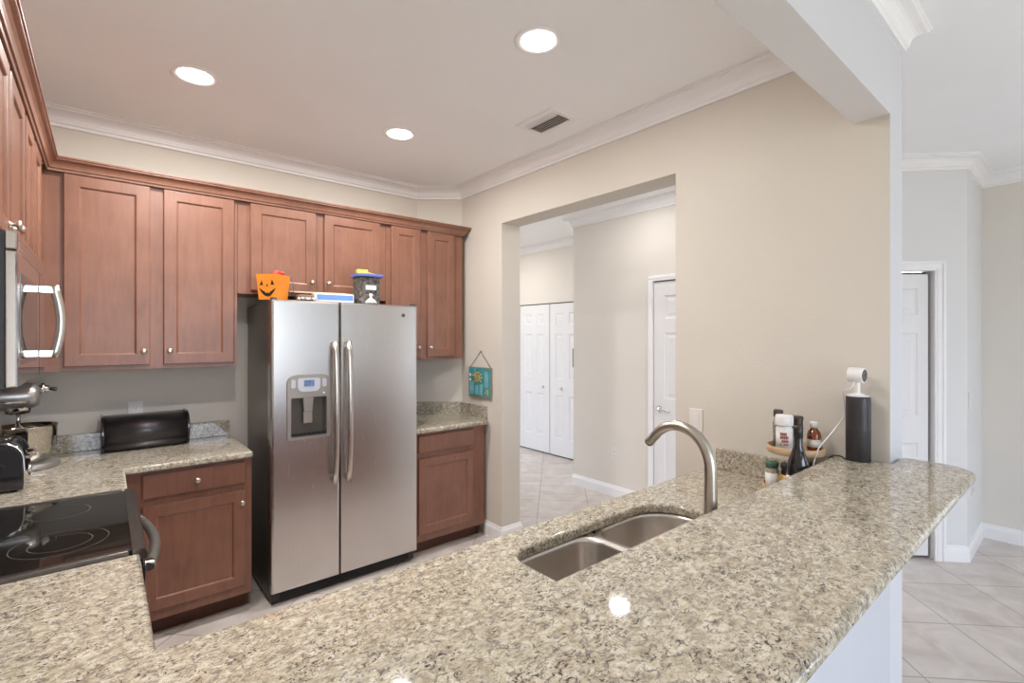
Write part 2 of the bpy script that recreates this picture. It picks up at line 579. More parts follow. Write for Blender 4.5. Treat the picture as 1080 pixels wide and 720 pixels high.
def thing(name, label, cat, loc, group=None, kind=None):
    o = bpy.data.objects.new(name, None)
    COL.objects.link(o)
    o.empty_display_size = 0.05
    o.location = loc
    o['label'] = label
    o['category'] = cat
    if group:
        o['group'] = group
    if kind:
        o['kind'] = kind
    return o

def tag(o, label, cat, group=None, kind=None):
    o['label'] = label
    o['category'] = cat
    if group:
        o['group'] = group
    if kind:
        o['kind'] = kind
    return o

def structure(o, label, cat):
    o['kind'] = 'structure'
    o['label'] = label
    o['category'] = cat
    return o

def dup(root, loc, label=None, rotz=None):
    r = root.copy()
    COL.objects.link(r)
    r.location = loc
    if label:
        r['label'] = label
    if rotz is not None:
        r.rotation_euler = (0, 0, rotz)
    for ch in list(root.children):
        c = ch.copy()
        COL.objects.link(c)
        c.parent = r
        for g in list(ch.children):
            d = g.copy()
            COL.objects.link(d)
            d.parent = c
    return r

def slab(name, outer, holes, z0, z1, bev, m):
    """flat slab with holes and rounded edges, from a filled 2-D curve"""
    cu = bpy.data.curves.new(name, 'CURVE')
    cu.dimensions = '2D'
    cu.fill_mode = 'BOTH'
    for ring in [outer] + holes:
        s = cu.splines.new('POLY')
        s.points.add(len(ring) - 1)
        for q, (x, y) in zip(s.points, ring):
            q.co = (x, y, 0, 1)
        s.use_cyclic_u = True
    cu.extrude = (z1 - z0) / 2 - bev
    cu.bevel_depth = bev
    cu.bevel_resolution = 3
    cu.offset = -bev
    tmp = bpy.data.objects.new('tmp', cu)
    COL.objects.link(tmp)
    dg = bpy.context.evaluated_depsgraph_get()
    me = bpy.data.meshes.new_from_object(tmp.evaluated_get(dg))
    bpy.data.objects.remove(tmp)
    me.transform(Matrix.Translation((0, 0, (z0 + z1) / 2)))
    me.name = name
    me.materials.clear()
    me.materials.append(m)
    o = bpy.data.objects.new(name, me)
    COL.objects.link(o)
    return o

def arc(cx, cy, r, a0, a1, n=8):
    return [(cx + r * math.cos(math.radians(a0 + (a1 - a0) * i / n)), cy + r * math.sin(math.radians(a0 + (a1 - a0) * i / n))) for i in range(n + 1)]

# ------------------------------------------------------------------ key dimensions
XL, XR, XR2 = -0.56, 2.304, 2.484          # kitchen left wall, right wall (kitchen face / hall face)
YB = 3.65                                  # kitchen back wall
YE, YK = 0.503, 0.622                      # wall end / pony wall: dining face and kitchen face
HX, HY = 3.80, 3.53                        # hall wall corner
DX, DY = 4.557, 0.566                      # outside corner of the diagonal wall
FX = 5.22
OP0, OP1, OPZ = 1.414, 2.873, 2.403        # opening in the right wall
SQ = math.sqrt(0.5)

# ------------------------------------------------------------------ structure: floor, ceiling, walls
structure(MB().box(XL - .15, 7.0, WY - .15, 7.6, -0.10, 0.0).build('floor', M['tile']), 'diagonal beige stone-look floor tiles with thin grout lines', 'floor')
structure(MB().box(XL - .15, 7.0, WY - .15, 7.6, CEIL, CEIL + 0.12).build('ceiling', M['ceiling']), 'smooth pale greige ceiling over kitchen and hall', 'ceiling')
structure(MB().box(XL - .12, XL, WY, YB + .12, 0, CEIL).build('wall_left', M['wall']), 'cream kitchen wall on the left behind the range', 'wall')
structure(MB().box(XL, XR2, YB, YB + .12, 0, CEIL).prism([(2.016, YB), (XR, YB), (XR, 3.404)], 0, CEIL).build('wall_back', M['wall']), 'cream kitchen wall behind the refrigerator', 'wall')
wr = MB()
wr.box(XR, XR2, YE, OP0, 0, CEIL).box(XR, XR2, OP1, YB, 0, CEIL).box(XR, XR2, OP0, OP1, OPZ, CEIL)
for f in wr.b.faces:
    c = f.calc_center_median()
    if c.y < YE + .001 or (c.x > XR2 - .001):
        f.material_index = 1
structure(wr.build('wall_right', [M['wall'], M['wall_white']]), 'textured cream wall with the square opening to the hall', 'wall')
structure(MB().box(XL, XR, YE, YK, 0, 1.03).build('wall_pony', M['wall_pony']), 'white half wall under the raised bar top', 'wall')
be = MB().box(XL, XR, YE, YK, 2.395, CEIL)
for f in be.b.faces:
    if f.calc_center_median().y < YE + .001:
        f.material_index = 1
structure(be.build('wall_header', [M['wall_grey'], M['wall_white']]), 'pale soffit beam between kitchen and dining room above the bar', 'beam')

# hall and dining walls
wn_ = MB()
wn_.box(4.5, 4.62, 3.53 + .12, 4.02, 0, CEIL).box(4.5, 4.62, 5.222, 7.4, 0, CEIL).box(4.5, 4.62, 4.02, 5.222, 1.995, CEIL)
structure(wn_.build('wall_closet', M['wall_hall']), 'cream hall wall around the white bifold closet', 'wall')
hw = MB()
hw.box(HX, 4.62, HY - .12, HY, 0, CEIL)
hw.box(HX, HX + .12, 2.555, HY - .12, 0, CEIL).box(HX, HX + .12, 1.26, 1.79, 0, CEIL).box(HX, HX + .12, 1.79, 2.555, 2.047, CEIL)
structure(hw.build('wall_hall', M['wall_hall']), 'cream hall wall seen through the opening', 'wall')

def diag(t, n, z=0.0):
    """point on the diagonal wall: t along (1,-1)/sqrt2 from its outside corner, n towards the dining room"""
    return (DX + SQ * t - SQ * n, DY - SQ * t - SQ * n, z)

DM = Matrix.Translation((DX, DY, 0)) @ Matrix.Rotation(-PI / 4, 4, 'Z')   # local x = t, local -y = out of the wall
dw = MB()
dw.box(-0.213, 0.0, 0, .12, 0, CEIL, rot=DM).box(-1.075, -0.835, 0, .12, 0, CEIL, rot=DM).box(-0.835, -0.213, 0, .12, 2.012, CEIL, rot=DM)
structure(dw.build('wall_diagonal', M['wall_grey']), 'pale angled wall with the narrow closet door', 'wall')
structure(MB().box(DX, FX + .12, DY, DY + .12, 0, CEIL).build('wall_return', M['wall_grey']), 'short pale wall return past the outside corner', 'wall')
structure(MB().box(FX, FX + .12, FAR_FILL_OPENING[1], DY, 0, CEIL).box(FX, FX + .12, WY, FAR_FILL_OPENING[0], 0, CEIL).box(FX, FX + .12, FAR_FILL_OPENING[0], FAR_FILL_OPENING[1], 0, FAR_FILL_OPENING[2]).box(FX, FX + .12, FAR_FILL_OPENING[0], FAR_FILL_OPENING[1], FAR_FILL_OPENING[3], CEIL).build('wall_far', M['wall_beige']), 'plain beige dining room wall at right edge', 'wall')
ws = MB()
xs_ = XL
for (a, b, z0, z1) in WINDOWS:
    ws.box(xs_, a, WY - .12, WY, 0, CEIL).box(a, b, WY - .12, WY, 0, z0).box(a, b, WY - .12, WY, z1, CEIL)
    xs_ = b
ws.box(xs_, FX + .12, WY - .12, WY, 0, CEIL)
structure(ws.build('wall_window', M['wall_beige']), 'dining room wall with windows behind the camera', 'wall')
structure(MB().box(XR2, 7.0, 7.4, 7.52, 0, CEIL).build('wall_hall_end', M['wall_hall']), 'far end wall of the hall', 'wall')
structure(MB().box(XR2 - .12, XR2, YB + .12, HALL_FILL_OPENING[0], 0, CEIL).box(XR2 - .12, XR2, HALL_FILL_OPENING[1], 7.4, 0, CEIL).box(XR2 - .12, XR2, HALL_FILL_OPENING[0], HALL_FILL_OPENING[1], 0, HALL_FILL_OPENING[2]).box(XR2 - .12, XR2, HALL_FILL_OPENING[0], HALL_FILL_OPENING[1], HALL_FILL_OPENING[3], CEIL).build('wall_hall_side', M['wall_hall']), 'hall side wall beyond the kitchen', 'wall')
for i, (a, b, z0, z1) in enumerate(WINDOWS):
    wf = MB()
    for (x0, x1, q0, q1) in ((a, a + .05, z0, z1), (b - .05, b, z0, z1), (a, b, z0, z0 + .05), (a, b, z1 - .05, z1), ((a + b) / 2 - .025, (a + b) / 2 + .025, z0, z1)):
        wf.box(x0, x1, WY - .09, WY - .04, q0, q1)
    structure(wf.build('window_%d' % (i + 1), M['trim']), 'white window frame in the dining room wall', 'window')

shm, shn, shl, shp = new_mat('dimming_sheet')  # translucent material of the added sheets that dim the daylight
shp.inputs['Base Color'].default_value = (0.55, 0.55, 0.55, 1)
tr_n = shn.new('ShaderNodeBsdfTranslucent')
tr_n.inputs['Color'].default_value = (0.50, 0.50, 0.50, 1)
mx_n = shn.new('ShaderNodeMixShader')
mx_n.inputs['Fac'].default_value = 0.75
shl.new(shp.outputs['BSDF'], mx_n.inputs[1])
shl.new(tr_n.outputs['BSDF'], mx_n.inputs[2])
shl.new(mx_n.outputs['Shader'], shn['Material Output'].inputs['Surface'])
(a, b, z0, z1) = WINDOWS[1]  # added unseen sheet to dim this window in the refrigerator reflection
tag(MB().box(a - .03, b + .03, WY + .012, WY + .014, z0 - .05, z1 + .05).box(a - .03, b + .03, WY + .005, WY + .045, z1 + .05, z1 + .10, bev=.01).build('window_dimmer', shm),
    'added unseen white sheet dimming the dining room window behind the camera', 'light dimmer')
shm2 = shm.copy()
shm2.name = 'thin_dimming_sheet'
for nd in shm2.node_tree.nodes:
    if nd.type == 'BSDF_TRANSLUCENT':
        nd.inputs['Color'].default_value = (0.86, 0.86, 0.86, 1)
(a, b, z0, z1) = FAR_FILL_OPENING  # added unseen sheet to dim this opening's glint on the bar edge
tag(MB().box(FX - .014, FX - .012, a - .03, b + .03, z0 - .05, z1 + .05).box(FX - .045, FX - .005, a - .03, b + .03, z1 + .05, z1 + .10, bev=.01).build('window_dimmer', shm2),
    'added unseen white sheet dimming the added side opening of the dining room', 'light dimmer')

# crown mouldings
CP = [(0.0, CEIL - .095), (0.012, CEIL - .095), (0.012, CEIL - .080), (0.020, CEIL - .074), (0.022, CEIL - .064)]
for i in range(7):
    a = i / 6 * PI / 2
    CP.append((0.024 + 0.045 * (1 - math.cos(a)), CEIL - .060 + 0.038 * math.sin(a)))
CP += [(0.074, CEIL - .020), (0.074, CEIL - .010), (0.082, CEIL - .007), (0.082, CEIL), (0.0, CEIL)]
structure(MB().sweep([(XL, YK), (XL, YB), (2.016, YB), (XR, 3.404), (XR, YK)], CP, closed=True).build('trim_1', M['trim']), 'white crown moulding round the kitchen ceiling', 'crown moulding')
structure(MB().sweep([(XL, YE), (XR2, YE), (XR2, 7.4)], CP).build('trim_2', M['trim']), 'white crown moulding on dining side of the beam', 'crown moulding')
structure(MB().sweep([(4.5, 7.4), (4.5, HY), (HX, HY), (HX, DY + (DX - HX)), (DX, DY), (FX, DY), (FX, WY)], CP).build('trim_3', M['trim']), 'white crown moulding along the hall and angled wall', 'crown moulding')

# baseboards
BP = [(0, 0), (0.016, 0), (0.016, 0.075), (0.013, 0.088), (0.008, 0.096), (0.006, 0.108), (0, 0.110)]
structure(MB().sweep([(XR, 3.08), (XR, OP1), (XR2, OP1), (XR2, 7.4)], BP).build('baseboard_right', M['trim']), 'white baseboard wrapping the opening jamb', 'baseboard')
structure(MB().sweep([(4.5, 3.98), (4.5, HY), (HX, HY), (HX, 2.605)], BP).build('baseboard_hall', M['trim']), 'white baseboard along the hall wall', 'baseboard')
dc = diag(-0.146, 0)
structure(MB().sweep([dc[:2], (DX, DY), (FX, DY), (FX, WY)], BP).build('baseboard_far', M['trim']), 'white baseboard round the outside corner and far wall', 'baseboard')

# ------------------------------------------------------------------ room doors
RAISED = [(0.006, 0.006), (0.016, 0.009), (0.026, 0.009), (0.050, 0.003)]
def six_panel(W, H, cols=2):
    st, md = 0.105 if W > .5 else 0.07, 0.10 if W > .5 else 0.06
    if cols == 2:
        pw = (W - 2 * st - md) / 2
        xs = [st, st + pw, st + pw + md, W - st]
        cx_ = (1, 3)
    else:
        xs = [st, W - st]
        cx_ = (1,)
    zs = [0.22, 0.78, 0.99, 1.575, 1.70, H - 0.125]
    return xs, zs, {(i, k) for i in cx_ for k in (1, 3, 5)}

# door_1: hall door (in wall x = HX, facing -x): local x -> -y
d1 = structure(thing('door_1', '', '', (HX, 2.17, 0)), 'white six-panel hall door with satin lever at its left', 'door')
W, H = 0.76, 2.03
xs, zs, cells = six_panel(W, H)
m1 = Matrix.Translation((HX + .004, 2.5535, 0.008)) @ Matrix.Rotation(-PI / 2, 4, 'Z')
leaf = MB().panel_slab(W, H, .04, xs, zs, cells, RAISED, m=m1).build('door_leaf', M['door'], d1)
hd = MB().lathe([(0, 0), (.031, 0), (.031, .006), (.024, .012), (0.012, .014), (0.011, .045), (0, .046)], m=Matrix.Rotation(-PI / 2, 4, 'Y'), cx=HX + .004, cy=2.492, cz=.905)
hd.tube([(HX - .018, 2.492, .905), (HX - .026, 2.47, .906), (HX - .026, 2.42, .897), (HX - .024, 2.375, .893)], [.010, .010, .008, .007])
hd.build('lever_handle', M['chrome'], leaf)
MB().box(HX + .012, HX + .03, 2.5536, 2.5549, 0, 2.04).box(HX + .012, HX + .03, 1.79, 2.5549, 2.0385, 2.0465).build('gap_shade_strip', M['gap'], d1)  # dark strips put in for the shade between leaf and frame
cs = MB()
def casing(mb, y0, y1, ztop, w, face, rot=None, xdir=None):
    pass
for (a, b) in ((2.555, 2.60), (1.745, 1.79)):
    cs.box(HX - .014, HX + .002, a, b, 0, 2.047).box(HX - .019, HX - .012, a + .012 if a > 2 else a, b if a > 2 else b - .012, 0, 2.047, bev=.002)
cs.box(HX - .014, HX + .002, 1.745, 2.60, 2.047, 2.092).box(HX - .019, HX - .012, 1.745, 2.60, 2.066, 2.092, bev=.002)
cs.build('door_casing', M['trim'], d1)

# door_2: bifold closet in wall x = 4.5
d2 = structure(thing('door_2', '', '', (4.5, 4.62, 0)), 'white bifold closet doors with small knobs at end of hall', 'door')
for i, y in enumerate((5.214, 4.612)):
    xs, zs, cells = six_panel(.592, 1.968)
    lf = MB().panel_slab(.592, 1.968, .035, xs, zs, cells, RAISED, m=Matrix.Translation((4.512, y, .014)) @ Matrix.Rotation(-PI / 2, 4, 'Z')).build('door_leaf', M['door'], d2)
    ky = 4.735 if i == 0 else 4.40
    MB().lathe([(0, 0), (.012, 0), (.009, .012), (.02, .022), (.018, .034), (0, .04)], seg=16, m=Matrix.Rotation(-PI / 2, 4, 'Y'), cx=4.512, cy=ky, cz=.885).build('knob', M['white_plastic'], lf)
MB().box(4.52, 4.56, 4.02, 5.222, 1.983, 1.994).box(4.52, 4.56, 4.02, 5.222, 0.001, .012).build('gap_shade_fill', M['gap'], d2)  # dark strips put in for the shade above and below the leaves
MB().box(4.57, 4.60, 4.0, 5.24, 0.0, 2.0).build('closet_shade_sheet', M['gap'], d2)  # dark sheet standing in for the unlit closet behind the leaves

# door_3: closet door in the diagonal wall
d3 = structure(thing('door_3', '', '', diag(-.5, 0)), 'white narrow bifold door in the angled wall right of kitchen', 'door')
for k in range(2):
    xs, zs, cells = six_panel(.30, 1.965, 1)
    zs = [0.22, 0.785, 0.975, 1.555, 1.68, 1.865]
    x0 = -0.231 - .30 - k * .303
    MB().panel_slab(.30, 1.965, .035, xs, zs, cells, RAISED, m=DM @ Matrix.Translation((x0, .025, .018))).build('door_leaf', M['door'], d3)
MB().box(-.835, -.213, .075, .11, 0, 2.0, rot=DM).build('gap_shade_fill', M['gap'], d3)  # dark sheet standing in for the shade around these leaves
cs = MB()
for (a, b, q0, q1) in ((-.213, -.146, 0, 2.012), (-.902, -.835, 0, 2.012), (-.902, -.146, 2.002, 2.068)):
    cs.box(a, b, -.013, .005, q0, q1, rot=DM)
cs.box(-.165, -.146, -.020, -.010, 0, 2.068, bev=.003, rot=DM).box(-.902, -.883, -.020, -.010, 0, 2.068, bev=.003, rot=DM).box(-.902, -.146, -.020, -.010, 2.050, 2.068, bev=.003, rot=DM)
cs.box(-.200, -.188, -.017, -.010, 0, 2.01, bev=.002, rot=DM)
cs.build('door_casing', M['trim'], d3)

# ------------------------------------------------------------------ cabinets
SHAKER = [(0.004, 0.002), (0.007, 0.008), (0.011, 0.009)]
def shaker(mb, x0, x1, z0, z1, y, face='-Y', fr=.058):
    W, H = x1 - x0, z1 - z0
    if face == '-Y':
        m = Matrix.Translation((x0, y, z0))
    else:      # faces +X: x0,x1 are y values, y is the x of the front face
        m = Matrix.Translation((y, x0, z0)) @ Matrix.Rotation(PI / 2, 4, 'Z')
    mb.panel_slab(W, H, .019, [fr, W - fr], [fr, H - fr], {(1, 1)}, SHAKER, m=m)

def drawer_front(mb, x0, x1, z0, z1, y):
    mb.panel_slab(x1 - x0, z1 - z0, .019, [.012, x1 - x0 - .012], [.012, z1 - z0 - .012], set(), SHAKER, round_=.006, m=Matrix.Translation((x0, y, z0)))

KNOB = [(0.0, 0.0), (.010, 0), (.010, .002), (.0055, .006), (.005, .014), (.012, .018), (.0145, .022), (.0125, .026), (.006, .0285), (0, .029)]
def knob(parent, x, y, z, face='-Y'):
    m = Matrix.Rotation(PI / 2, 4, 'X') if face == '-Y' else Matrix.Rotation(PI / 2, 4, 'Y')
    return MB().lathe(KNOB, seg=20, m=m, cx=x, cy=y, cz=z).build('knob', M['nickel'], parent)

YU = 3.31       # upper door faces on the back wall
YF = 3.329      # face frame
UT, UB = 2.40, 1.37
def upper_back(label, x0, x1, z0, doors, knobs, cut=False):
    t = thing('wall_cabinet', label, 'cabinet', ((x0 + x1) / 2, YB - .01, z0), 'upper kitchen cabinets')
    cb = MB()
    if cut:
        cb.prism([(x0, YF + .019), (x1, YF + .019), (x1, 3.435), (2.005, YB - .005), (x0, YB - .005)], z0, UT)
    else:
        cb.box(x0, x1, YF + .019, YB - .003, z0, UT)
    cb.build('carcass', M['wood'], t)
    ff = MB()
    edges = [x0] + [v for d in doors for v in d] + [x1]
    for a, b in zip(edges[0::2], edges[1::2]):
        ff.box(a, b + .0, YF, YF + .019, z0, UT)
    for a, b in doors:
        ff.box(a, b, YF, YF + .019, z0, z0 + .04).box(a, b, YF, YF + .019, UT - .05, UT)
    ff.build('face_frame', M['wood'], t)
    for (a, b), kx in zip(doors, knobs):
        d = MB()
        shaker(d, a, b, z0 + .022, 2.366, YU)
        do = d.build('door', M['wood'], t)
        knob(do, kx, YU, z0 + .095)
    return t

XLF = -0.217
upper_back('wide two-door upper cabinet between the corner and refrigerator', XLF - .036, .620, UB, [(-.153, .196), (.256, .601)], [.168, .284])
upper_back('short two-door upper cabinet above the refrigerator', .622, 1.580, 1.808, [(.690, 1.079), (1.136, 1.531)], [1.053, 1.160])
upper_back('narrow two-door upper cabinet right of the refrigerator by the hanging sign', 1.582, 2.253, UB, [(1.620, 1.862), (1.924, 2.171)], [1.840, 1.944], cut=True)

def upper_left(label, y0, y1, z0, doors, knobs):
    t = thing('wall_cabinet', label, 'cabinet', (XL + .01, (y0 + y1) / 2, z0), 'upper kitchen cabinets')
    MB().box(XL + .003, XLF - .038, y0, y1, z0, UT).build('carcass', M['wood'], t)
    ff = MB()
    edges = [y0] + [v for d in doors for v in d] + [y1]
    for a, b in zip(edges[0::2], edges[1::2]):
        ff.box(XLF - .038, XLF - .019, a, b, z0, UT)
    for a, b in doors:
        ff.box(XLF - .038, XLF - .019, a, b, z0, z0 + .04).box(XLF - .038, XLF - .019, a, b, UT - .05, UT)
    ff.build('face_frame', M['wood'], t)
    for (a, b), ky in zip(doors, knobs):
        d = MB()
        shaker(d, a, b, z0 + .022, 2.366, XLF, '+X', fr=.05)
        do = d.build('door', M['wood'], t)
        if ky is not None:
            knob(do, XLF, ky, z0 + .06, '+X')
    return t
upper_left('short two-door upper cabinet above the microwave', 1.76, 2.50, 1.82, [(1.775, 2.115), (2.145, 2.485)], [2.09, 2.17])
upper_left('two-door upper cabinet in the corner beyond the microwave', 2.502, 3.645, UB, [(2.53, 2.80), (2.84, 3.11)], [2.555, None])

# dark cabinet crown along all uppers
KP = [(0, 2.366), (.006, 2.366), (.008, 2.378), (.014, 2.380), (.016, 2.388), (.020, 2.398), (.028, 2.408), (.038, 2.415), (.041, 2.418), (.041, 2.424), (.046, 2.426), (.046, 2.434), (0, 2.434), (-.02, 2.434), (-.02, 2.402), (0, 2.402)]
tag(MB().sweep([(XLF + .001, 1.76), (XLF + .001, YU - .001), (2.254, YU - .001), (2.254, 3.43)], KP).build('cabinet_crown', M['wood']),
    'stained wood crown moulding along the tops of the upper cabinets', 'moulding')

# base cabinets
def base_back(label, x0, x1, yf, doors, drawers, knobs_d, knobs_w, cut=False):
    t = thing('base_cabinet', label, 'cabinet', ((x0 + x1) / 2, 3.4, 0), 'base kitchen cabinets')
    cb = MB()
    if cut:
        cb.prism([(x0, yf + .038), (x1, yf + .038), (x1, 3.37), (2.0, YB - .01), (x0, YB - .01)], .1, .868)
    else:
        cb.box(x0, x1, yf + .038, YB - .003, .1, .868)
    cb.build('carcass', M['wood'], t)
    ff = MB()
    a, b = doors[0]
    ff.box(x0, a, yf + .019, yf + .038, .1, .868).box(b, x1, yf + .019, yf + .038, .1, .868)
    ff.box(a, b, yf + .019, yf + .038, .1, .17).box(a, b, yf + .019, yf + .038, .66, .76).box(a, b, yf + .019, yf + .038, .83, .868)
    ff.build('face_frame', M['wood'], t)
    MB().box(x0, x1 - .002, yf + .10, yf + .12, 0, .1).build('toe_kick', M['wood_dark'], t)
    for (a, b) in doors:
        d = MB()
        shaker(d, a, b, .155, .688, yf, fr=.055)
        do = d.build('door', M['wood'], t)
        for kx, kz in knobs_d:
            knob(do, kx, yf, kz)
    for (a, b) in drawers:
        d = MB()
        drawer_front(d, a, b, .728, .848, yf)
        dr = d.build('drawer', M['wood'], t)
        for kx, kz in knobs_w:
            knob(dr, kx, yf, kz)
    return t
base_back('base cabinet with one drawer and door left of the refrigerator', .085, .645, 3.055, [(.149, .610)], [(.149, .610)], [(.592, .622)], [(.381, .788)])
base_back('base cabinet with one drawer and door right of the refrigerator', 1.672, 2.268, 3.03, [(1.69, 2.158)], [(1.69, 2.158)], [], [], cut=True)
# left run and peninsula carcasses under the counters
def plain_base(label, x0, x1, y0, y1, front):
    t = thing('base_cabinet', label, 'cabinet', ((x0 + x1) / 2, (y0 + y1) / 2, 0), 'base kitchen cabinets')
    MB().box(x0, x1, y0, y1, .1, .868).build('carcass', M['wood'], t)
    if front == '+X':
        MB().box(x0, x1 - .07, y0, y1, 0, .1).build('toe_kick', M['wood_dark'], t)
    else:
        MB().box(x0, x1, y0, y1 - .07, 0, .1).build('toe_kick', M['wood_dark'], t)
    return t
plain_base('corner base cabinet left of range under mixer and toaster', XL + .003, .062, 2.578, YB - .003, '+X')
plain_base('corner base cabinet right of range under the near counter', XL + .003, .062, YK + .003, 1.812, '+X')

# ------------------------------------------------------------------ granite counters
CH0, CH = .870, .905
E1 = .083
rng0, rng1 = 1.815, 2.573
ctA = slab('countertop', [(XL + .002, rng1 + .003), (E1 - .004, rng1 + .003), (E1 - .004, 3.014)] + [(E1 + .004, 3.022)] + [(.632, 3.022), (.643, 3.033), (.643, YB - .002), (XL + .002, YB - .002)], [], CH0, CH, .010, M['granite'])
tag(ctA, 'granite countertop in the back corner under bread box and mixer', 'countertop')
MB().box(XL + .024, .633, YB - .022, YB - .001, CH, 1.003, bev=.003).box(XL + .001, XL + .022, rng1 + .003, YB - .001, CH, 1.003, bev=.003).build('backsplash', M['granite'], ctA)

def rrect(x0, x1, y0, y1, r, n=6):
    rs = r if isinstance(r, (list, tuple)) else [r] * 4
    return (arc(x0 + rs[0], y0 + rs[0], rs[0], 180, 270, n) + arc(x1 - rs[1], y0 + rs[1], rs[1], 270, 360, n)
            + arc(x1 - rs[2], y1 - rs[2], rs[2], 0, 90, n) + arc(x0 + rs[3], y1 - rs[3], rs[3], 90, 180, n))
SKX0, SKX1, SKY0, SKY1 = .912, 1.668, .752, 1.108
hole = rrect(SKX0, SKX1, SKY0, SKY1, [.07, .16, .14, .07])
YP = 1.228
ctB = slab('countertop', [(XL + .002, YK + .002), (XR - .002, YK + .002), (XR - .002, YP), (E1 + .006, YP), (E1, YP + .006), (E1, rng0 - .003), (XL + .002, rng0 - .003)], [hole], CH0, CH, .010, M['granite'])
tag(ctB, 'granite countertop of the peninsula with the sink cutout', 'countertop')
MB().box(XR - .022, XR - .001, YK + .002, 1.185, CH, 1.003, bev=.003).build('backsplash', M['granite'], ctB)
ctC = slab('countertop', [(1.664, 3.00), (2.262, 3.00), (2.298, 3.045), (2.298, 3.40), (2.012, YB - .006), (1.664, YB - .006)], [], CH0, CH, .010, M['granite'])
tag(ctC, 'short granite countertop right of the refrigerator', 'countertop')
MB().box(1.666, 2.014, YB - .024, YB - .003, CH, 1.003).prism([(2.012, YB - .003), (2.012, YB - .028), (2.281, 3.396), (2.302, 3.402)], CH, 1.003).box(XR - .022, XR - .001, 3.05, 3.40, CH, 1.003).build('backsplash', M['granite'], ctC)

tp = thing('base_cabinet', 'peninsula base cabinet below the sink', 'cabinet', (1.2, .9, 0), 'base kitchen cabinets')
pk = MB()
pk.box(.064, .084, YK + .003, 1.19, .1, .868).box(2.28, 2.30, YK + .003, 1.19, .1, .868).box(.084, 2.28, YK + .003, YK + .02, .1, .868).box(.084, 2.28, 1.17, 1.19, .1, .868).box(.084, 2.28, YK + .02, 1.17, .1, .12)
pk.build('carcass', M['wood'], tp)
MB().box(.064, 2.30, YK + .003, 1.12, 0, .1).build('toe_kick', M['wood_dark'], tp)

# raised bar top
BZ0, BZ = 1.030, 1.065
bar_out = [(XL + .002, .268), (2.30, .268)] + arc(2.33, .378, .11, 270, 352, 8) + [(2.444, .44), (2.440, .498), (2.296, .500), (2.296, .684), (XL + .002, .684)]
bt = slab('bar_top', bar_out, [], BZ0, BZ, .015, M['granite'])
tag(bt, 'raised granite bar top with rounded right corner in the foreground', 'bar top')

# ------------------------------------------------------------------ sink
sk = thing('sink', 'stainless steel undermount double bowl sink in the peninsula', 'sink', (1.29, .93, .68))
def bowl(x0, x1, y0, y1, r, zt, depth):
    mb = MB()
    t = bmesh.new()
    R = []
    for ins, z, k in ((-.014, zt, 1.0), (0, zt, 1.0), (.004, zt - .012, 1.0), (.010, zt - depth + .04, .95), (.022, zt - depth + .012, .85), (.05, zt - depth, .7)):
        ring = rrect(x0 + ins, x1 - ins, y0 + ins, y1 - ins, [max(.01, q * k) for q in r], 6)
        R.append([t.verts.new((x, y, z)) for x, y in ring])
    n = len(R[0])
    for a, b in zip(R, R[1:]):
        for i in range(n):
            f = t.faces.new((a[i], a[(i + 1) % n], b[(i + 1) % n], b[i]))
            f.smooth = True
    t.faces.new(R[-1])
    bmesh.ops.recalc_face_normals(t, faces=t.faces[:])
    for f in t.faces:
        f.normal_flip()
    mb._merge(t)
    return mb
dv0, dv1 = 1.262, 1.292
b1 = bowl(SKX0 - .004, dv0, SKY0 - .004, SKY1 + .004, [.075, .07, .07, .075], CH0 - .0008, .20).build('bowl', M['steel_h'], sk)
b2 = bowl(dv1, SKX1 + .004, SKY0 - .004, SKY1 + .004, [.07, .165, .145, .07], CH0 - .0008, .20).build('bowl', M['steel_h'], sk)
for b_, cx in ((b1, 1.09), (b2, 1.48)):
    MB().lathe([(0, .002), (.018, .002), (.036, .001), (.045, .004), (.045, 0)], seg=24, cx=cx, cy=.93, cz=CH0 - .2035).build('drain', M['chrome'], b_)
MB().box(dv0 - .001, dv1 + .001, SKY0 - .01, SKY1 + .010, CH0 - .008, CH0 - .0012, bev=.002).build('divider', M['steel_h'], sk)

# ------------------------------------------------------------------ faucet
FXC, FYC = 1.349, .715
fa = thing('faucet', 'tall brushed nickel gooseneck faucet at the sink', 'faucet', (FXC, FYC, CH))
MB().lathe([(.030, 0), (.030, .006), (.026, .014), (.020, .05), (.019, .06)], cx=FXC, cy=FYC, cz=CH).build('base', M['faucet'], fa)
pts, rad = [], []
for i in range(7):
    pts.append((FXC, FYC, CH + .05 + i * .032)); rad.append(.0195 - i * .0003)
R_ = .105
cz = CH + .25
for i in range(1, 19):
    a = PI - i / 18 * math.radians(140)
    pts.append((FXC, FYC + R_ + R_ * math.cos(a), cz + .115 * math.sin(a))); rad.append(.0172 - i * .00012)
d_ = (Vector(pts[-1]) - Vector(pts[-2])).normalized()
q = Vector(pts[-1])
for k in range(1, 4):
    pts.append(tuple(q + d_ * .012 * k)); rad.append(.0145)
MB().tube(pts, rad, seg=20).build('spout', M['faucet'], fa)
tip = Vector(pts[-1])
MB().tube([tip - d_ * .004, tip + d_ * .004], .0125, seg=16).build('aerator', M['range_trim'], fa)
hb = MB().lathe([(.016, 0), (.016, .05), (0, .055)], seg=20, m=Matrix.Rotation(PI / 2, 4, 'Y'), cx=FXC + .012, cy=FYC, cz=CH + .045)
hb.tube([(FXC + .062, FYC, CH + .045), (FXC + .085, FYC + .01, CH + .07), (FXC + .09, FYC + .02, CH + .10)], [.006, .006, .005])
hb.build('handle', M['faucet'], fa)

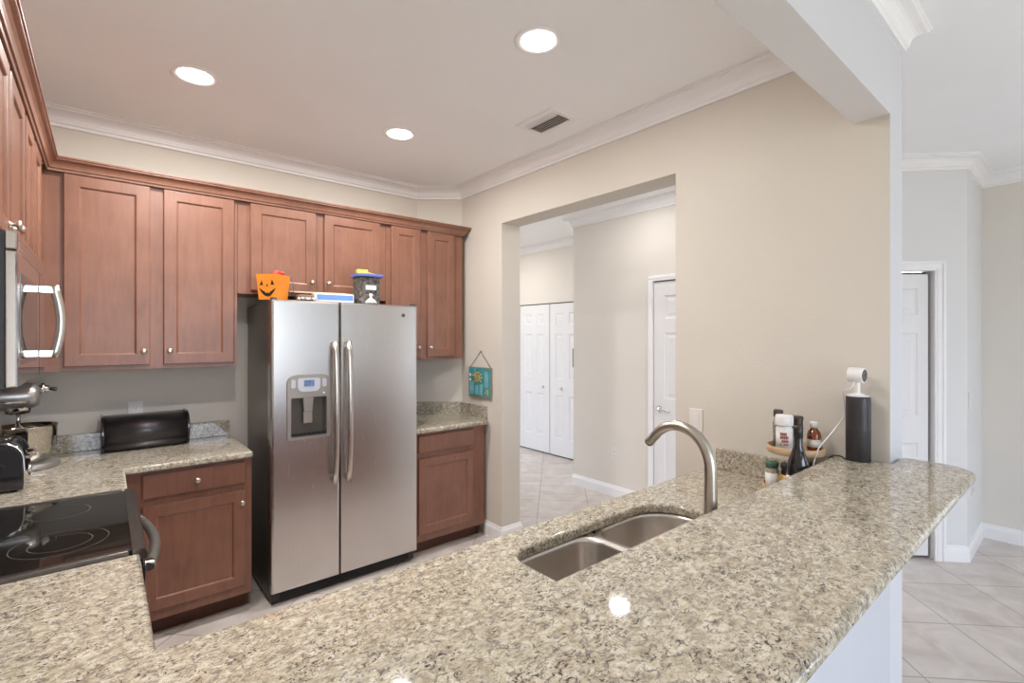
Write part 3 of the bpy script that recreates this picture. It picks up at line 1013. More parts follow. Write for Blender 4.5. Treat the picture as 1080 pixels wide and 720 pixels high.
# ------------------------------------------------------------------ refrigerator
FX0, FX1, FYD = .729, 1.659, 2.997
fr = thing('refrigerator', 'stainless side-by-side refrigerator with water dispenser', 'refrigerator', ((FX0 + FX1) / 2, 3.3, 0))
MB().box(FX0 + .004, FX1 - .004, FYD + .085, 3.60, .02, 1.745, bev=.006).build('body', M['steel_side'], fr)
gap = 1.124
def curved_front(x0, x1, z0, z1, y0, dep, bow=.012, r=.018, nx=12):
    """door outline from above: slightly bowed front with rounded vertical edges"""
    xs = [x0 + (x1 - x0) * i / nx for i in range(nx + 1)]
    out = []
    for i, x in enumerate(xs):
        u = (x - x0) / (x1 - x0) * 2 - 1
        out.append((x, y0 + bow * u * u))
    out[0] = (x0, out[0][1] + r)
    out[-1] = (x1, out[-1][1] + r)
    out.insert(1, (x0 + r * .3, out[1][1] * .0 + y0 + bow + r * .25))
    out.insert(-1, (x1 - r * .3, y0 + bow + r * .25))
    return out + [(x1, y0 + dep), (x0, y0 + dep)]
DZ0, DZ1 = .075, 1.760
# freezer door with a dispenser recess, built from a front grid
def fridge_door(x0, x1, cavity=None):
    mb = MB()
    W_, H_ = x1 - x0, DZ1 - DZ0
    if cavity:
        a, b, c, d = cavity
        mb.panel_slab(W_, H_, .075, [a - x0, b - x0], [c - DZ0, d - DZ0], {(1, 1)}, [(.004, .004), (.010, .055)], round_=.014, m=Matrix.Translation((x0, FYD, DZ0)))
    else:
        mb.panel_slab(W_, H_, .075, [.05, W_ - .05], [.05, H_ - .05], set(), [], round_=.014, m=Matrix.Translation((x0, FYD, DZ0)))
    return mb
CAV = (.834, 1.040, .958, 1.188)
fd = fridge_door(FX0, gap - .003, CAV).build('freezer_door', M['steel'], fr)
rd = fridge_door(gap + .003, FX1).build('refrigerator_door', M['steel'], fr)
def long_handle(x, parent):
    mb = MB()
    pts_ = []
    for i in range(15):
        u = i / 14
        z = .655 + u * (1.518 - .655)
        pts_.append((x, FYD - .030 - .030 * math.sin(PI * u) ** .6, z))
    mb.tube(pts_, .0165, seg=14, flat=.75, up=(0, 1, 0))
    mb.box(x - .012, x + .012, FYD - .036, FYD + .002, .66, .70, bev=.004).box(x - .012, x + .012, FYD - .036, FYD + .002, 1.475, 1.515, bev=.004)
    return mb.build('handle', M['handle'], parent)
long_handle(1.082, fd)
long_handle(1.166, rd)
# dispenser
dp = thing('dispenser', '', '', (0, 0, 0))
bpy.data.objects.remove(dp)
bz = MB()
t = bmesh.new()
oo = rrect(.814, 1.060, .940, 1.322, [.016, .016, .05, .05], 6)
ii = rrect(.834, 1.040, .958, 1.188, .008, 6)
y_o, y_i = FYD - .008, FYD - .006
vo = [t.verts.new((x, y_o, z)) for x, z in oo]
vo2 = [t.verts.new((x + (-.004 if x < .937 else .004), FYD + .001, z)) for x, z in oo]
vi = [t.verts.new((x, y_o, z)) for x, z in ii]
vi2 = [t.verts.new((x, FYD + .05, z)) for x, z in ii]
n = len(oo)
for i in range(n):
    j = (i + 1) % n
    t.faces.new((vo[i], vo[j], vi[j], vi[i]))
    t.faces.new((vo2[i], vo2[j], vo[j], vo[i]))
    t.faces.new((vi[i], vi[j], vi2[j], vi2[i]))
bmesh.ops.recalc_face_normals(t, faces=t.faces[:])
bz._merge(t)
bez = bz.build('dispenser_bezel', M['panel_grey'], fd)
MB().box(.838, 1.036, FYD + .046, FYD + .053, .962, 1.186).build('dispenser_recess', M['recess'], bez)
MB().prism(rrect(.870, .998, 1.222, 1.300, [.03, .03, .012, .012], 5), FYD - .013, FYD - .007, axis='Y').build('control_panel', M['panel_light'], bez)
MB().box(.905, .963, FYD - .0145, FYD - .012, 1.252, 1.290).build('screen', M['screen'], bez)
for x in (.845, 1.024):
    MB().prism(rrect(x - .012, x + .012, 1.245, 1.295, .01, 4), FYD - .012, FYD - .007, axis='Y').build('button', M['panel_light'], bez)
MB().prism([(.905, 1.186), (.965, 1.186), (.958, 1.105), (.912, 1.105)], FYD + .005, FYD + .045, axis='Y').box(.908, .962, FYD + .012, FYD + .03, 1.03, 1.105, bev=.006).build('nozzle', M['panel_grey'], bez)
tr_ = MB().box(.836, 1.038, FYD - .002, FYD + .05, .956, .966)
for k in range(9):
    tr_.box(.845 + k * .021, .855 + k * .021, FYD + .004, FYD + .045, .966, .970)
tr_.build('drip_tray', M['black'], bez)
MB().lathe([(0, 0), (.006, 0), (.006, .003), (0, .004)], seg=12, m=Matrix.Rotation(PI / 2, 4, 'X'), cx=1.02, cy=FYD - .007, cz=1.208).build('indicator', M['white_plastic'], bez)
MB().lathe([(0, 0), (.013, 0), (.013, .002), (.010, .003), (0, .003)], seg=20, m=Matrix.Rotation(PI / 2, 4, 'X'), cx=1.552, cy=FYD, cz=1.690).build('badge', M['range_trim'], rd)
gr = MB().box(FX0 + .01, FX1 - .01, FYD + .035, FYD + .09, .012, .072, bev=.004)
for k in range(5):
    gr.box(FX0 + .05, FX1 - .05, FYD + .030, FYD + .036, .02 + k * .010, .024 + k * .010)
gr.build('base_grille', M['black'], fr)
for x in (FX0 + .006, FX1 - .036):
    MB().box(x, x + .03, FYD + .014, FYD + .052, 1.7602, 1.772, bev=.004).build('hinge_cover', M['range_trim'], fr)
for (x, y) in ((FX0 + .05, FYD + .12), (FX1 - .05, FYD + .12), (FX0 + .05, 3.55), (FX1 - .05, 3.55)):
    MB().lathe([(0, 0), (.02, 0), (.02, .03), (0, .03)], seg=16, cx=x, cy=y).build('foot', M['black'], fr)

# ------------------------------------------------------------------ range
rg = thing('range', 'black glass cooktop range with arched grey oven handle', 'stove', (-.24, (rng0 + rng1) / 2, 0))
MB().box(XL + .01, .085, rng0 + .002, rng1 - .002, .02, .885, bev=.004).build('body', M['black_gloss'], rg)
ct = MB().box(-.50, .070, rng0 + .018, rng1 - .018, .885, .913, bev=.002).build('cooktop', M['cooktop'], rg)
tf = MB()
tf.prism([(.066, .884), (.100, .884), (.102, .898), (.096, .912), (.086, .916), (.066, .9155)], rng0, rng1, axis='Y')
tf.box(-.50, .058, rng0, rng0 + .022, .884, .916, bev=.003).box(-.50, .058, rng1 - .022, rng1, .884, .916, bev=.003)
tf.box(-.545, -.50, rng0, rng1, .884, .925, bev=.003)
tf.build('cooktop_frame', M['range_trim'], rg)
for (x, y, rr) in ((-.10, 2.03, (.115, .075)), (-.12, 2.38, (.085,)), (-.36, 2.02, (.085,)), (-.37, 2.38, (.10, .06)), (-.36, 2.20, (.05,))):
    mb = MB()
    for r_ in rr:
        mb.lathe([(r_ - .0022, .0004), (r_, .0004)], seg=56, cx=x, cy=y, cz=.913)
    mb.build('burner_ring', M['burner'], ct)
od = MB().box(.085, .098, rng0 + .006, rng1 - .006, .20, .865, bev=.006).build('oven_door', M['black_gloss'], rg)
hp = []
for i in range(17):
    u = i / 16
    hp.append((.110 + .032 * math.sin(PI * u), 1.92 + u * .54, .815))
MB().tube(hp, .0165, seg=14, up=(0, 0, 1), flat=.8).build('handle', M['range_handle'], od)
for y in (1.945, 2.445):
    MB().box(.096, .128, y - .016, y + .016, .800, .830, bev=.006).build('handle_mount', M['chrome'], od)
MB().box(.085, .097, rng0 + .006, rng1 - .006, .03, .19, bev=.005).build('storage_drawer', M['black_gloss'], rg)
bg_ = MB().box(XL + .006, -.50, rng0 + .01, rng1 - .01, .92, 1.06, bev=.01).build('backguard', M['black_gloss'], rg)

# ------------------------------------------------------------------ microwave
MX, my0, my1, mz0, mz1 = -.168, 1.763, 2.497, 1.408, 1.812
mw = thing('microwave', 'stainless and black microwave mounted above the range', 'microwave', (-.36, 2.13, mz0))
MB().box(XL + .004, MX - .022, my0, my1, mz0, mz1, bev=.003).build('body', M['black'], mw)
md = MB().box(MX - .022, MX, my0, 2.315, mz0 + .004, mz1 - .05, bev=.004).build('door', M['steel_mw'], mw)
MB().box(MX - .002, MX + .001, my0 + .06, 2.24, mz0 + .06, mz1 - .10).build('window', M['cooktop'], md)
MB().box(MX - .022, MX, 2.319, my1, mz0 + .004, mz1 - .05, bev=.004).build('control_panel', M['black_gloss'], mw)
vg = MB().box(MX - .022, MX, my0, my1, mz1 - .048, mz1, bev=.004)
for k in range(3):
    vg.box(MX - .002, MX + .001, my0 + .04, my1 - .04, mz1 - .040 + k * .012, mz1 - .035 + k * .012)
vg.build('vent_grille', M['steel_mw'], mw)
hp = []
for i in range(13):
    u = i / 12
    hp.append((MX + .038 + .018 * math.sin(PI * u), 2.292, 1.472 + u * .245))
MB().tube(hp, .0135, seg=14, up=(1, 0, 0)).build('handle', M['handle'], md)
for z in (1.486, 1.703):
    MB().box(MX - .001, MX + .042, 2.280, 2.304, z - .013, z + .013, bev=.003).build('handle_mount', M['chrome'], md)

# ------------------------------------------------------------------ recessed lights and vent
def can_light(x, y, label, watts, group='recessed ceiling lights'):
    t = thing('recessed_light', label, 'ceiling light', (x, y, CEIL), group)
    MB().lathe([(.073, .0), (.075, -.004), (.098, -.006), (.104, -.003), (.104, 0)], seg=40, cx=x, cy=y, cz=CEIL).build('trim_ring', M['trim'], t)
    MB().lathe([(0, -.006), (.045, -.0055), (.074, -.003)], seg=40, cx=x, cy=y, cz=CEIL).build('lens', M['lamp'], t)
    ld = bpy.data.lights.new('bulb', 'AREA')
    ld.shape = 'DISK'
    ld.size = .14
    ld.energy = watts
    ld.color = (1.0, .98, .95)
    lo = bpy.data.objects.new('bulb', ld)
    COL.objects.link(lo)
    lo.parent = t
    lo.location = (0, 0, -.009)
    return t
can_light(1.406, 1.506, 'round recessed ceiling light nearest the air vent and beam', KITCHEN_W * .30)
can_light(.337, 2.76, 'glaring recessed ceiling light above the left upper cabinets', KITCHEN_W * 1.0)
can_light(1.396, 2.74, 'recessed ceiling light in front of the refrigerator, farthest of three', KITCHEN_W * .75)
can_light(.337, 1.506, 'recessed ceiling light above the camera side of the range', KITCHEN_W * 0.85)
can_light(3.24, 2.50, 'recessed hall light beyond the opening', HALL_W * .72, None)
can_light(3.55, 5.0, 'added unseen hall light brightening the bifold closet', HALL_W * 1.8, None)  # added lamp, not seen, to brighten the end of the hall

vt = thing('air_vent', 'white louvred supply vent in the ceiling near the beam', 'vent', (1.975, 2.045, CEIL))
vf = MB()
vx0, vx1, vy0, vy1 = 1.868, 2.082, 1.895, 2.195
for (a, b, c, d) in ((vx0, vx0 + .035, vy0, vy1), (vx1 - .035, vx1, vy0, vy1), (vx0 + .035, vx1 - .035, vy0, vy0 + .03), (vx0 + .035, vx1 - .035, vy1 - .03, vy1)):
    vf.box(a, b, c, d, CEIL - .006, CEIL)
vf.build('frame', M['trim'], vt)
MB().box(vx0 + .03, vx1 - .03, vy0 + .026, vy1 - .026, CEIL - .0018, CEIL - .0002).build('backing', M['vent_dark'], vt)
for k in range(7):
    x = vx0 + .048 + k * .0195
    rm = Matrix.Translation((x, 0, CEIL - .006)) @ Matrix.Rotation(math.radians(42 if k < 2 else -42), 4, 'Y')
    MB().box(-.008, .008, vy0 + .03, vy1 - .03, -.0006, .0006, rot=rm).build('louvre', M['trim'], vt)

# ------------------------------------------------------------------ switches and outlets
def plate(name, label, cat, m, kind):
    """local: plate in x,z centred at the origin facing -y"""
    t = thing(name, label, cat, m.translation, 'wall plates' if False else None)
    def put(mb, nm, mt, par=t):
        mb.b.transform(m)
        return mb.build(nm, mt, par)
    put(MB().box(-.036, .036, -.006, 0, -.058, .058, bev=.0025), 'cover_plate', M['white_ivory'])
    if kind == 'rocker':
        put(MB().prism([(-.0065, -.033), (-.0105, .033), (-.004, .033), (-.004, -.033)], -.017, .017, axis='X'), 'rocker', M['white_plastic'])
    else:
        for z in (-.022, .022):
            r = put(MB().prism(rrect(-.016, .016, z - .014, z + .014, .008, 4), -.008, -.005, axis='Y'), 'receptacle', M['white_plastic'])
            s = MB().box(-.0075, -.0050, -.0086, -.0078, z - .005, z + .006).box(.0050, .0075, -.0086, -.0078, z - .005, z + .006).box(-.002, .002, -.0086, -.0078, z - .010, z - .006)
            s.b.transform(m)
            s.build('slot', M['slot'], r)
    return t
def face_mx(x, y, z):
    return Matrix.Translation((x, y, z)) @ Matrix.Rotation(-PI / 2, 4, 'Z')
plate('light_switch', 'white rocker light switch on cream wall behind the faucet', 'switch', face_mx(XR, 1.298, 1.122), 'rocker')
plate('wall_outlet', 'white electrical outlet low on the hall wall', 'outlet', face_mx(HX, 2.985, .42), 'outlet')
plate('wall_outlet', 'white electrical outlet on the back wall above the bread box', 'outlet', Matrix.Translation((.146, YB, 1.105)), 'outlet')
plate('light_switch', 'white wall switch past the angled wall corner at right', 'switch', Matrix.Translation((4.64, DY, 1.10)), 'rocker')
plate('wall_outlet', 'white outlet past the angled wall corner, just above the bar end', 'outlet', Matrix.Translation((4.75, DY, .48)), 'outlet')
kp = thing('wall_keypad', 'small dark wall panel at the hall corner beside the bifold doors', 'wall panel', (3.84, HY, 1.325))
MB().box(3.80, 3.88, HY, HY + .018, 1.225, 1.425, bev=.003).build('housing', M['range_trim'], kp)

# ------------------------------------------------------------------ bread box
bb = thing('bread_box', 'black roll-top bread box on the back counter', 'bread box', (.19, 3.53, CH))
def d_profile(y0, y1, z0, h):
    pr_ = [(y1, z0), (y1, z0 + h * .96)]
    cyy, rr = (y0 + y1) / 2 + .01, (y1 - y0) / 2 - .005
    pr_ += [(y1 - .012, z0 + h)]
    for i in range(13):
        a = math.radians(88 + i * 11.2)
        pr_.append((cyy - .005 + (cyy - y0 - .005) * math.cos(a), z0 + h * .50 + h * .50 * math.sin(a)))
    pr_ += [(y0 + .010, z0 + h * .16), (y0 + .028, z0 + .004), (y0 + .035, z0)]
    return pr_
prf = d_profile(3.452, 3.620, CH + .004, .188)
MB().prism(prf, .002, .380, axis='X', smooth=True).build('lid', M['bread_black'], bb)
for x0 in (-.012, .380):
    prc = d_profile(3.446, 3.624, CH + .002, .196)
    MB().prism(prc, x0, x0 + .014, axis='X', bev=.004).build('end_cap', M['black_gloss'], bb)
for x in (.02, .36):
    MB().box(x - .012, x + .012, 3.50, 3.60, CH, CH + .006).build('foot', M['black'], bb)
bb.rotation_euler = (0, 0, math.radians(2))

# ------------------------------------------------------------------ stand mixer
mx = thing('stand_mixer', 'silver stand mixer with steel bowl in the corner', 'mixer', (-.36, 3.34, CH))
bs = MB()
bs.prism(rrect(-.54, -.165, 3.235, 3.445, [.05, .10, .10, .05], 8), CH, CH + .028, bev=.008)
bs.build('base', M['mixer'], mx)
MB().lathe([(.075, 0), (.072, .10), (.062, .20), (.066, .27), (.05, .30), (0, .30)], seg=28, cx=-.478, cy=3.34, cz=CH + .02, sx=.9).build('column', M['mixer'], mx)
mhd = []
for i in range(15):
    u = i / 14
    mhd.append((-.55 + u * .31, 3.34, 1.262 - .006 * u))
hr = [.035, .058, .066, .069, .070, .070, .070, .070, .070, .069, .068, .066, .064, .060, .047]
hd_ = MB().tube(mhd, hr, seg=28, flat=.98).build('head', M['mixer'], mx)
MB().tube([(-.25, 3.34, 1.29), (-.205, 3.335, 1.286)], .017, seg=18).tube([(-.2375, 3.335, 1.29), (-.222, 3.335, 1.288)], .026, seg=18).build('attachment_hub', M['chrome'], hd_)
MB().tube([(-.206, 3.335, 1.286), (-.180, 3.33, 1.284)], [.007, .011], seg=12).build('attachment_knob', M['black'], hd_)
MB().tube([(-.46, 3.268, 1.235), (-.35, 3.268, 1.233), (-.27, 3.276, 1.232)], .004, seg=8).build('trim_band', M['chrome'], hd_)
MB().lathe([(.048, 0), (.046, -.03), (.03, -.035), (0, -.035)], seg=24, cx=-.315, cy=3.34, cz=1.205).build('planetary', M['chrome'], mx)
bt_ = MB().tube([(-.315, 3.34, 1.175), (-.315, 3.34, 1.11)], .008, seg=10)
for k in range(4):
    a = k * PI / 4
    lp = [(-.315 + .04 * math.sin(PI * u / 10) * math.cos(a), 3.34 + .04 * math.sin(PI * u / 10) * math.sin(a), 1.12 - .14 * u / 10) for u in range(11)]
    bt_.tube(lp, .002, seg=6)
bt_.build('whisk', M['chrome'], mx)
bw = MB().lathe([(0, .004), (.05, .004), (.056, 0), (.062, .002), (.078, .03), (.098, .075), (.108, .12), (.111, .172), (.114, .174), (.1135, .178), (.109, .177), (.104, .12), (.094, .077), (.074, .034), (.05, .012), (0, .012)], seg=48, cx=-.285, cy=3.34, cz=CH + .030).build('bowl', M['bowl'], mx)
MB().box(-.196, -.176, 3.30, 3.34, 1.015, 1.055, bev=.004).build('bowl_bracket', M['range_trim'], bw)

# ------------------------------------------------------------------ toaster
tx0, tx1, ty0, ty1 = -.500, -.254, 2.84, 3.12
to = thing('toaster', 'black and chrome toaster at the left edge on the counter', 'toaster', ((tx0 + tx1) / 2, (ty0 + ty1) / 2, CH))
def arch(x0, x1, z0, h, n=12):
    out = [(x0, z0), (x1, z0)]
    cx, rx = (x0 + x1) / 2, (x1 - x0) / 2
    for i in range(n + 1):
        a = PI * i / n
        cc, ss = math.cos(a), math.sin(a)
        out.append((cx + rx * math.copysign(abs(cc) ** .55, cc), z0 + h * .35 + h * .65 * ss ** .6))
    return out
MB().prism(arch(tx0 + .008, tx1 - .008, CH + .012, .185), ty0 + .012, ty1 - .012, axis='Y', smooth=True).build('body', M['black_gloss'], to)
for y in (ty0, ty1 - .014):
    MB().prism(arch(tx0, tx1, CH + .008, .193), y, y + .014, axis='Y', bev=.004).build('end_panel', M['black_gloss'], to)
for yb in (ty0 + .016, ty0 + .028):
    tp_ = [(x, yb, z) for x, z in arch(tx0 - .002, tx1 + .002, CH + .012, .192)[1:]]
    MB().tube(tp_, .0035, seg=8).build('chrome_band', M['chrome'], to)
for yc in (2.915, 3.05):
    MB().prism(rrect(tx0 + .05, tx1 - .05, yc - .040, yc + .040, .02, 5), CH + .195, CH + .201).build('slot_rim', M['chrome'], to)
    for dy in (-.018, .018):
        MB().box(tx0 + .06, tx1 - .06, yc + dy - .009, yc + dy + .009, CH + .2005, CH + .202).build('slot', M['black'], to)
for yc in (2.915, 3.05):
    MB().box(tx1 - .012, tx1 + .022, yc - .022, yc + .022, CH + .125, CH + .142, bev=.005).build('lever', M['chrome'], to)
    MB().lathe([(0, 0), (.019, 0), (.019, .014), (.014, .020), (0, .021)], seg=20, m=Matrix.Rotation(PI / 2, 4, 'Y'), cx=tx1 - .010, cy=yc, cz=CH + .055).build('dial', M['chrome'], to)
for (x, y) in ((tx0 + .03, ty0 + .03), (tx1 - .03, ty0 + .03), (tx0 + .03, ty1 - .03), (tx1 - .03, ty1 - .03)):
    MB().lathe([(0, 0), (.012, 0), (.012, .012), (0, .012)], seg=12, cx=x, cy=y, cz=CH).build('foot', M['black'], to)

# ------------------------------------------------------------------ hanging sign
sg = thing('hanging_sign', 'teal and yellow painted plaque hanging from a wire on the wall', 'wall art', (XR, 3.135, 1.18))
MB().box(XR - .016, XR - .002, 2.985, 3.285, 1.062, 1.305, bev=.002).build('board', M['sign_edge'], sg)
MB().box(XR - .018, XR - .0155, 2.993, 3.277, 1.078, 1.298).build('painted_panel', M['teal'], sg)
def strip(cy, w, z0, z1):
    MB().prism(rrect(cy - w / 2, cy + w / 2, z0, z1, .008, 3), XR - .0205, XR - .0175, axis='X').build('painted_bottle', M['teal_light'], sg)
for cy, w, z0, z1 in ((3.235, .05, 1.09, 1.185), (3.17, .035, 1.085, 1.16), (3.11, .035, 1.085, 1.17), (3.045, .045, 1.15, 1.275)):
    strip(cy, w, z0, z1)
fl = MB()
for k in range(34):
    a, r_ = random.uniform(0, 2 * PI), random.uniform(0, 1) ** .6
    cy, cz_ = 3.165 + .07 * r_ * math.cos(a), 1.228 + .045 * r_ * math.sin(a)
    fl.lathe([(0, 0), (.009, 0), (.005, .003), (0, .004)], seg=7, m=Matrix.Rotation(-PI / 2, 4, 'Y'), cx=XR - .0195, cy=cy, cz=cz_)
fl.build('painted_bouquet', M['yellow'], sg)
fl = MB()
for k in range(8):
    fl.lathe([(0, 0), (.008, 0), (.005, .003), (0, .004)], seg=7, m=Matrix.Rotation(-PI / 2, 4, 'Y'), cx=XR - .0195, cy=3.04 + random.uniform(-.022, .022), cz=1.115 + random.uniform(-.022, .022))
fl.build('painted_posy', M['yellow'], sg)
fw = MB()
for z in (1.238, 1.200):
    fw.lathe([(0, 0), (.014, 0), (.008, .003), (0, .004)], seg=8, m=Matrix.Rotation(-PI / 2, 4, 'Y'), cx=XR - .0195, cy=3.258, cz=z)
fw.build('painted_blossom', M['white_plastic'], sg)
MB().tube([(XR - .008, 3.268, 1.304), (XR - .005, 3.132, 1.432), (XR - .008, 3.000, 1.304)], .0022, seg=6).build('hanging_wire', M['wire'], sg)
MB().lathe([(0, 0), (.004, 0), (.004, .008), (0, .008)], seg=8, m=Matrix.Rotation(-PI / 2, 4, 'Y'), cx=XR, cy=3.132, cz=1.432).build('nail', M['wire'], sg)

# ------------------------------------------------------------------ on the refrigerator
FT = 1.762
pb = thing('treat_pail', 'square orange pail with a black pumpkin face on the refrigerator', 'pail', (.775, 3.135, FT))
w0, w1, hh = .056, .066, .148
t = bmesh.new()
lo = [t.verts.new((sx_ * w0, sy_ * w0, 0)) for sx_, sy_ in ((-1, -1), (1, -1), (1, 1), (-1, 1))]
hi = [t.verts.new((sx_ * w1, sy_ * w1, hh)) for sx_, sy_ in ((-1, -1), (1, -1), (1, 1), (-1, 1))]
li = [t.verts.new((sx_ * (w0 - .003), sy_ * (w0 - .003), .004)) for sx_, sy_ in ((-1, -1), (1, -1), (1, 1), (-1, 1))]
hi2 = [t.verts.new((sx_ * (w1 - .003), sy_ * (w1 - .003), hh)) for sx_, sy_ in ((-1, -1), (1, -1), (1, 1), (-1, 1))]
t.faces.new(lo)
t.faces.new(li)
for i in range(4):
    j = (i + 1) % 4
    t.faces.new((lo[i], lo[j], hi[j], hi[i]))
    t.faces.new((li[i], li[j], hi2[j], hi2[i]))
    t.faces.new((hi[i], hi[j], hi2[j], hi2[i]))
bmesh.ops.recalc_face_normals(t, faces=t.faces[:])
mb = MB()
mb._merge(t)
mb.b.transform(Matrix.Translation(pb.location))
mb.build('bucket', M['orange'], pb)
def on_face(polys):
    """painted shapes on the front face: (x,z) outlines in pail units"""
    mb = MB()
    for po in polys:
        t = bmesh.new()
        vs = []
        for x, z in po:
            y = -(w0 + (w1 - w0) * z / hh)
            vs.append((x, y - .0012, z))
        a = [t.verts.new(v) for v in vs]
        b = [t.verts.new((v[0], v[1] + .0014, v[2])) for v in vs]
        t.faces.new(a)
        n_ = len(a)
        for i in range(n_):
            t.faces.new((a[i], a[(i + 1) % n_], b[(i + 1) % n_], b[i]))
        bmesh.ops.recalc_face_normals(t, faces=t.faces[:])
        mb._merge(t)
    mb.b.transform(Matrix.Translation(pb.location))
    return mb
eyes = [[(-.046, .084), (-.026, .084), (-.032, .112)], [(.020, .086), (.044, .086), (.030, .116)], [(-.006, .076), (.004, .076), (0, .094)]]
on_face(eyes).build('painted_eyes', M['face_black'], pb)
mth = []
for i in range(11):
    u = -1 + i / 5
    mth.append((u * .050, .064 - .046 * (1 - u * u)))
for i in range(11):
    u = 1 - i / 5
    mth.append((u * .044, .064 - .020 * (1 - u * u) - (.010 if i in (4, 6) else 0)))
on_face([mth]).build('painted_mouth', M['face_black'], pb)
MB().tube([(pb.location.x + .064, pb.location.y + .066, FT + .14), (pb.location.x + .078, pb.location.y + .080, FT + .11), (pb.location.x + .080, pb.location.y + .080, FT + .06), (pb.location.x + .072, pb.location.y + .074, FT + .03)], .0025, seg=8).build('handle', M['wire'], pb)
pb.rotation_euler = (0, 0, math.radians(-45))
rc = MB()
for k in range(6):
    rc.lathe([(0, -.014), (.012, -.008), (.016, 0), (.011, .009), (0, .014)], seg=9, cx=.80 + random.uniform(-.025, .025), cy=3.135 + random.uniform(-.02, .02), cz=FT + .158 + random.uniform(-.006, .012))
tag(rc.build('red_wrapper', M['red']), 'crumpled red wrapper sticking out of the orange pail', 'wrapper')

bx = thing('blue_box', 'flat blue box with pale edges lying on the refrigerator', 'box', (1.125, 3.14, FT))
MB().box(1.005, 1.245, 3.075, 3.215, FT, FT + .052, bev=.003).build('tray', M['white_plastic'], bx)
MB().box(1.018, 1.238, 3.0725, 3.0765, FT + .014, FT + .046).build('front_panel', M['blue'], bx)
MB().box(1.012, 1.238, 3.082, 3.208, FT + .052, FT + .0545).build('top_panel', M['white_plastic'], bx)
bx.rotation_euler = (0, 0, math.radians(-6))

sp = thing('wooden_paddle', 'long pale wooden paddle lying across the blue box', 'utensil', (1.10, 3.20, FT + .06))
MB().prism(rrect(.87, 1.06, 3.175, 3.225, .02, 5), FT + .056, FT + .066, bev=.002).build('blade', M['light_wood'], sp)
MB().tube([(1.05, 3.20, FT + .061), (1.36, 3.205, FT + .064)], .0085, seg=10).build('shaft', M['light_wood'], sp)
bp = MB()
bp.box(.905, 1.0, 3.10, 3.17, FT, FT + .042, bev=.014, seg=3)
tag(bp.build('leather_pouch', M['brown']), 'soft brown pouch between orange pail and blue box', 'pouch')
pp = MB()
t = bmesh.new()
g = bmesh.ops.create_grid(t, x_segments=10, y_segments=8, size=.5)
for v in t.verts:
    v.co = Vector((v.co.x * .105, v.co.y * .06, .012 + .010 * math.sin(v.co.x * 17 + 1) * math.cos(v.co.y * 11) + random.uniform(-.002, .002)))
ex = bmesh.ops.extrude_face_region(t, geom=t.faces[:])
for v in [e for e in ex['geom'] if isinstance(e, bmesh.types.BMVert)]:
    v.co.z += .0012
bmesh.ops.recalc_face_normals(t, faces=t.faces[:])
t.transform(Matrix.Translation((.945, 3.045, FT)) @ Matrix.Rotation(.25, 4, 'Z'))
pp._merge(t)
tag(pp.build('crumpled_paper', M['paper']), 'crumpled pale paper beside the orange pail on refrigerator', 'paper')

cn = thing('food_canister', 'clear canister of dark food with a blue lid on the refrigerator', 'canister', (1.35, 3.127, FT))
MB().prism(rrect(1.275, 1.421, 3.062, 3.192, .025, 5), FT + .001, FT + .175, bev=.004).build('contents', M['contents'], cn)
MB().prism(rrect(1.261, 1.440, 3.047, 3.207, .025, 5), FT + .177, FT + .196, bev=.004).build('lid', M['lid_blue'], cn)
MB().prism(rrect(1.315, 1.387, FT + .092, FT + .122, .004, 3), 3.0585, 3.0615, axis='Y').build('paper_label', M['label_white'], cn)
sc = thing('plastic_scoop', 'lime green plastic scoop resting on the blue canister lid', 'scoop', (1.32, 3.115, FT + .196))
MB().prism([(1.275, 3.100), (1.348, 3.095), (1.348, 3.130), (1.275, 3.133)], FT + .198, FT + .228, bev=.006).build('cup', M['lime'], sc)
MB().tube([(1.343, 3.113, FT + .212), (1.373, 3.115, FT + .204), (1.408, 3.117, FT + .202)], [.010, .008, .006], seg=10, flat=.6).build('handle', M['lime'], sc)
kb = MB()
kb.lathe([(0, .066), (.011, .062), (.014, .05), (.007, .042), (.012, .034), (.03, .02), (.042, .006), (.038, 0), (0, 0)], seg=14, cx=1.335, cy=3.026, cz=FT, sy=.7)
tag(kb.build('knotted_bag', M['bag']), 'small knotted clear plastic bag in front of the canister', 'bag')

# ------------------------------------------------------------------ two-tier tray with bottles
TX, TY = 2.187, .794
tt = thing('two_tier_tray', 'round wooden two-tier tray of bottles by the cream wall', 'tray', (TX, TY, CH))
def tier(z, r):
    return MB().lathe([(0, 0), (r - .004, 0), (r, .004), (r, .026), (r - .003, .029), (r - .008, .027), (r - .009, .010), (0, .010)], seg=48, cx=TX, cy=TY, cz=z)
tier(CH, .122).build('lower_tier', M['tray_wood'], tt)
UZ = 1.068
tier(UZ, .106).build('upper_tier', M['tray_wood'], tt)
MB().tube([(TX, TY, CH + .01), (TX, TY, UZ)], .010, seg=12).build('post', M['tray_wood'], tt)
UF, LF = UZ + .010, CH + .010

def bottle(name, label, cat, x, y, z, prof, mt, cap=None, capm=None, lab=None, labm=None, seg=24, sx=1, sy=1, group='bottles and jars on the tray'):
    t = thing(name, label, cat, (x, y, z), group)
    MB().lathe(prof, seg=seg, cx=x, cy=y, cz=z, sx=sx, sy=sy).build('body', mt, t)
    if cap:
        MB().lathe(cap, seg=seg, cx=x, cy=y, cz=z, sx=sx, sy=sy).build('cap', capm, t)
    if lab:
        MB().lathe(lab, seg=seg, cx=x, cy=y, cz=z, sx=sx, sy=sy).build('label', labm, t)
    return t
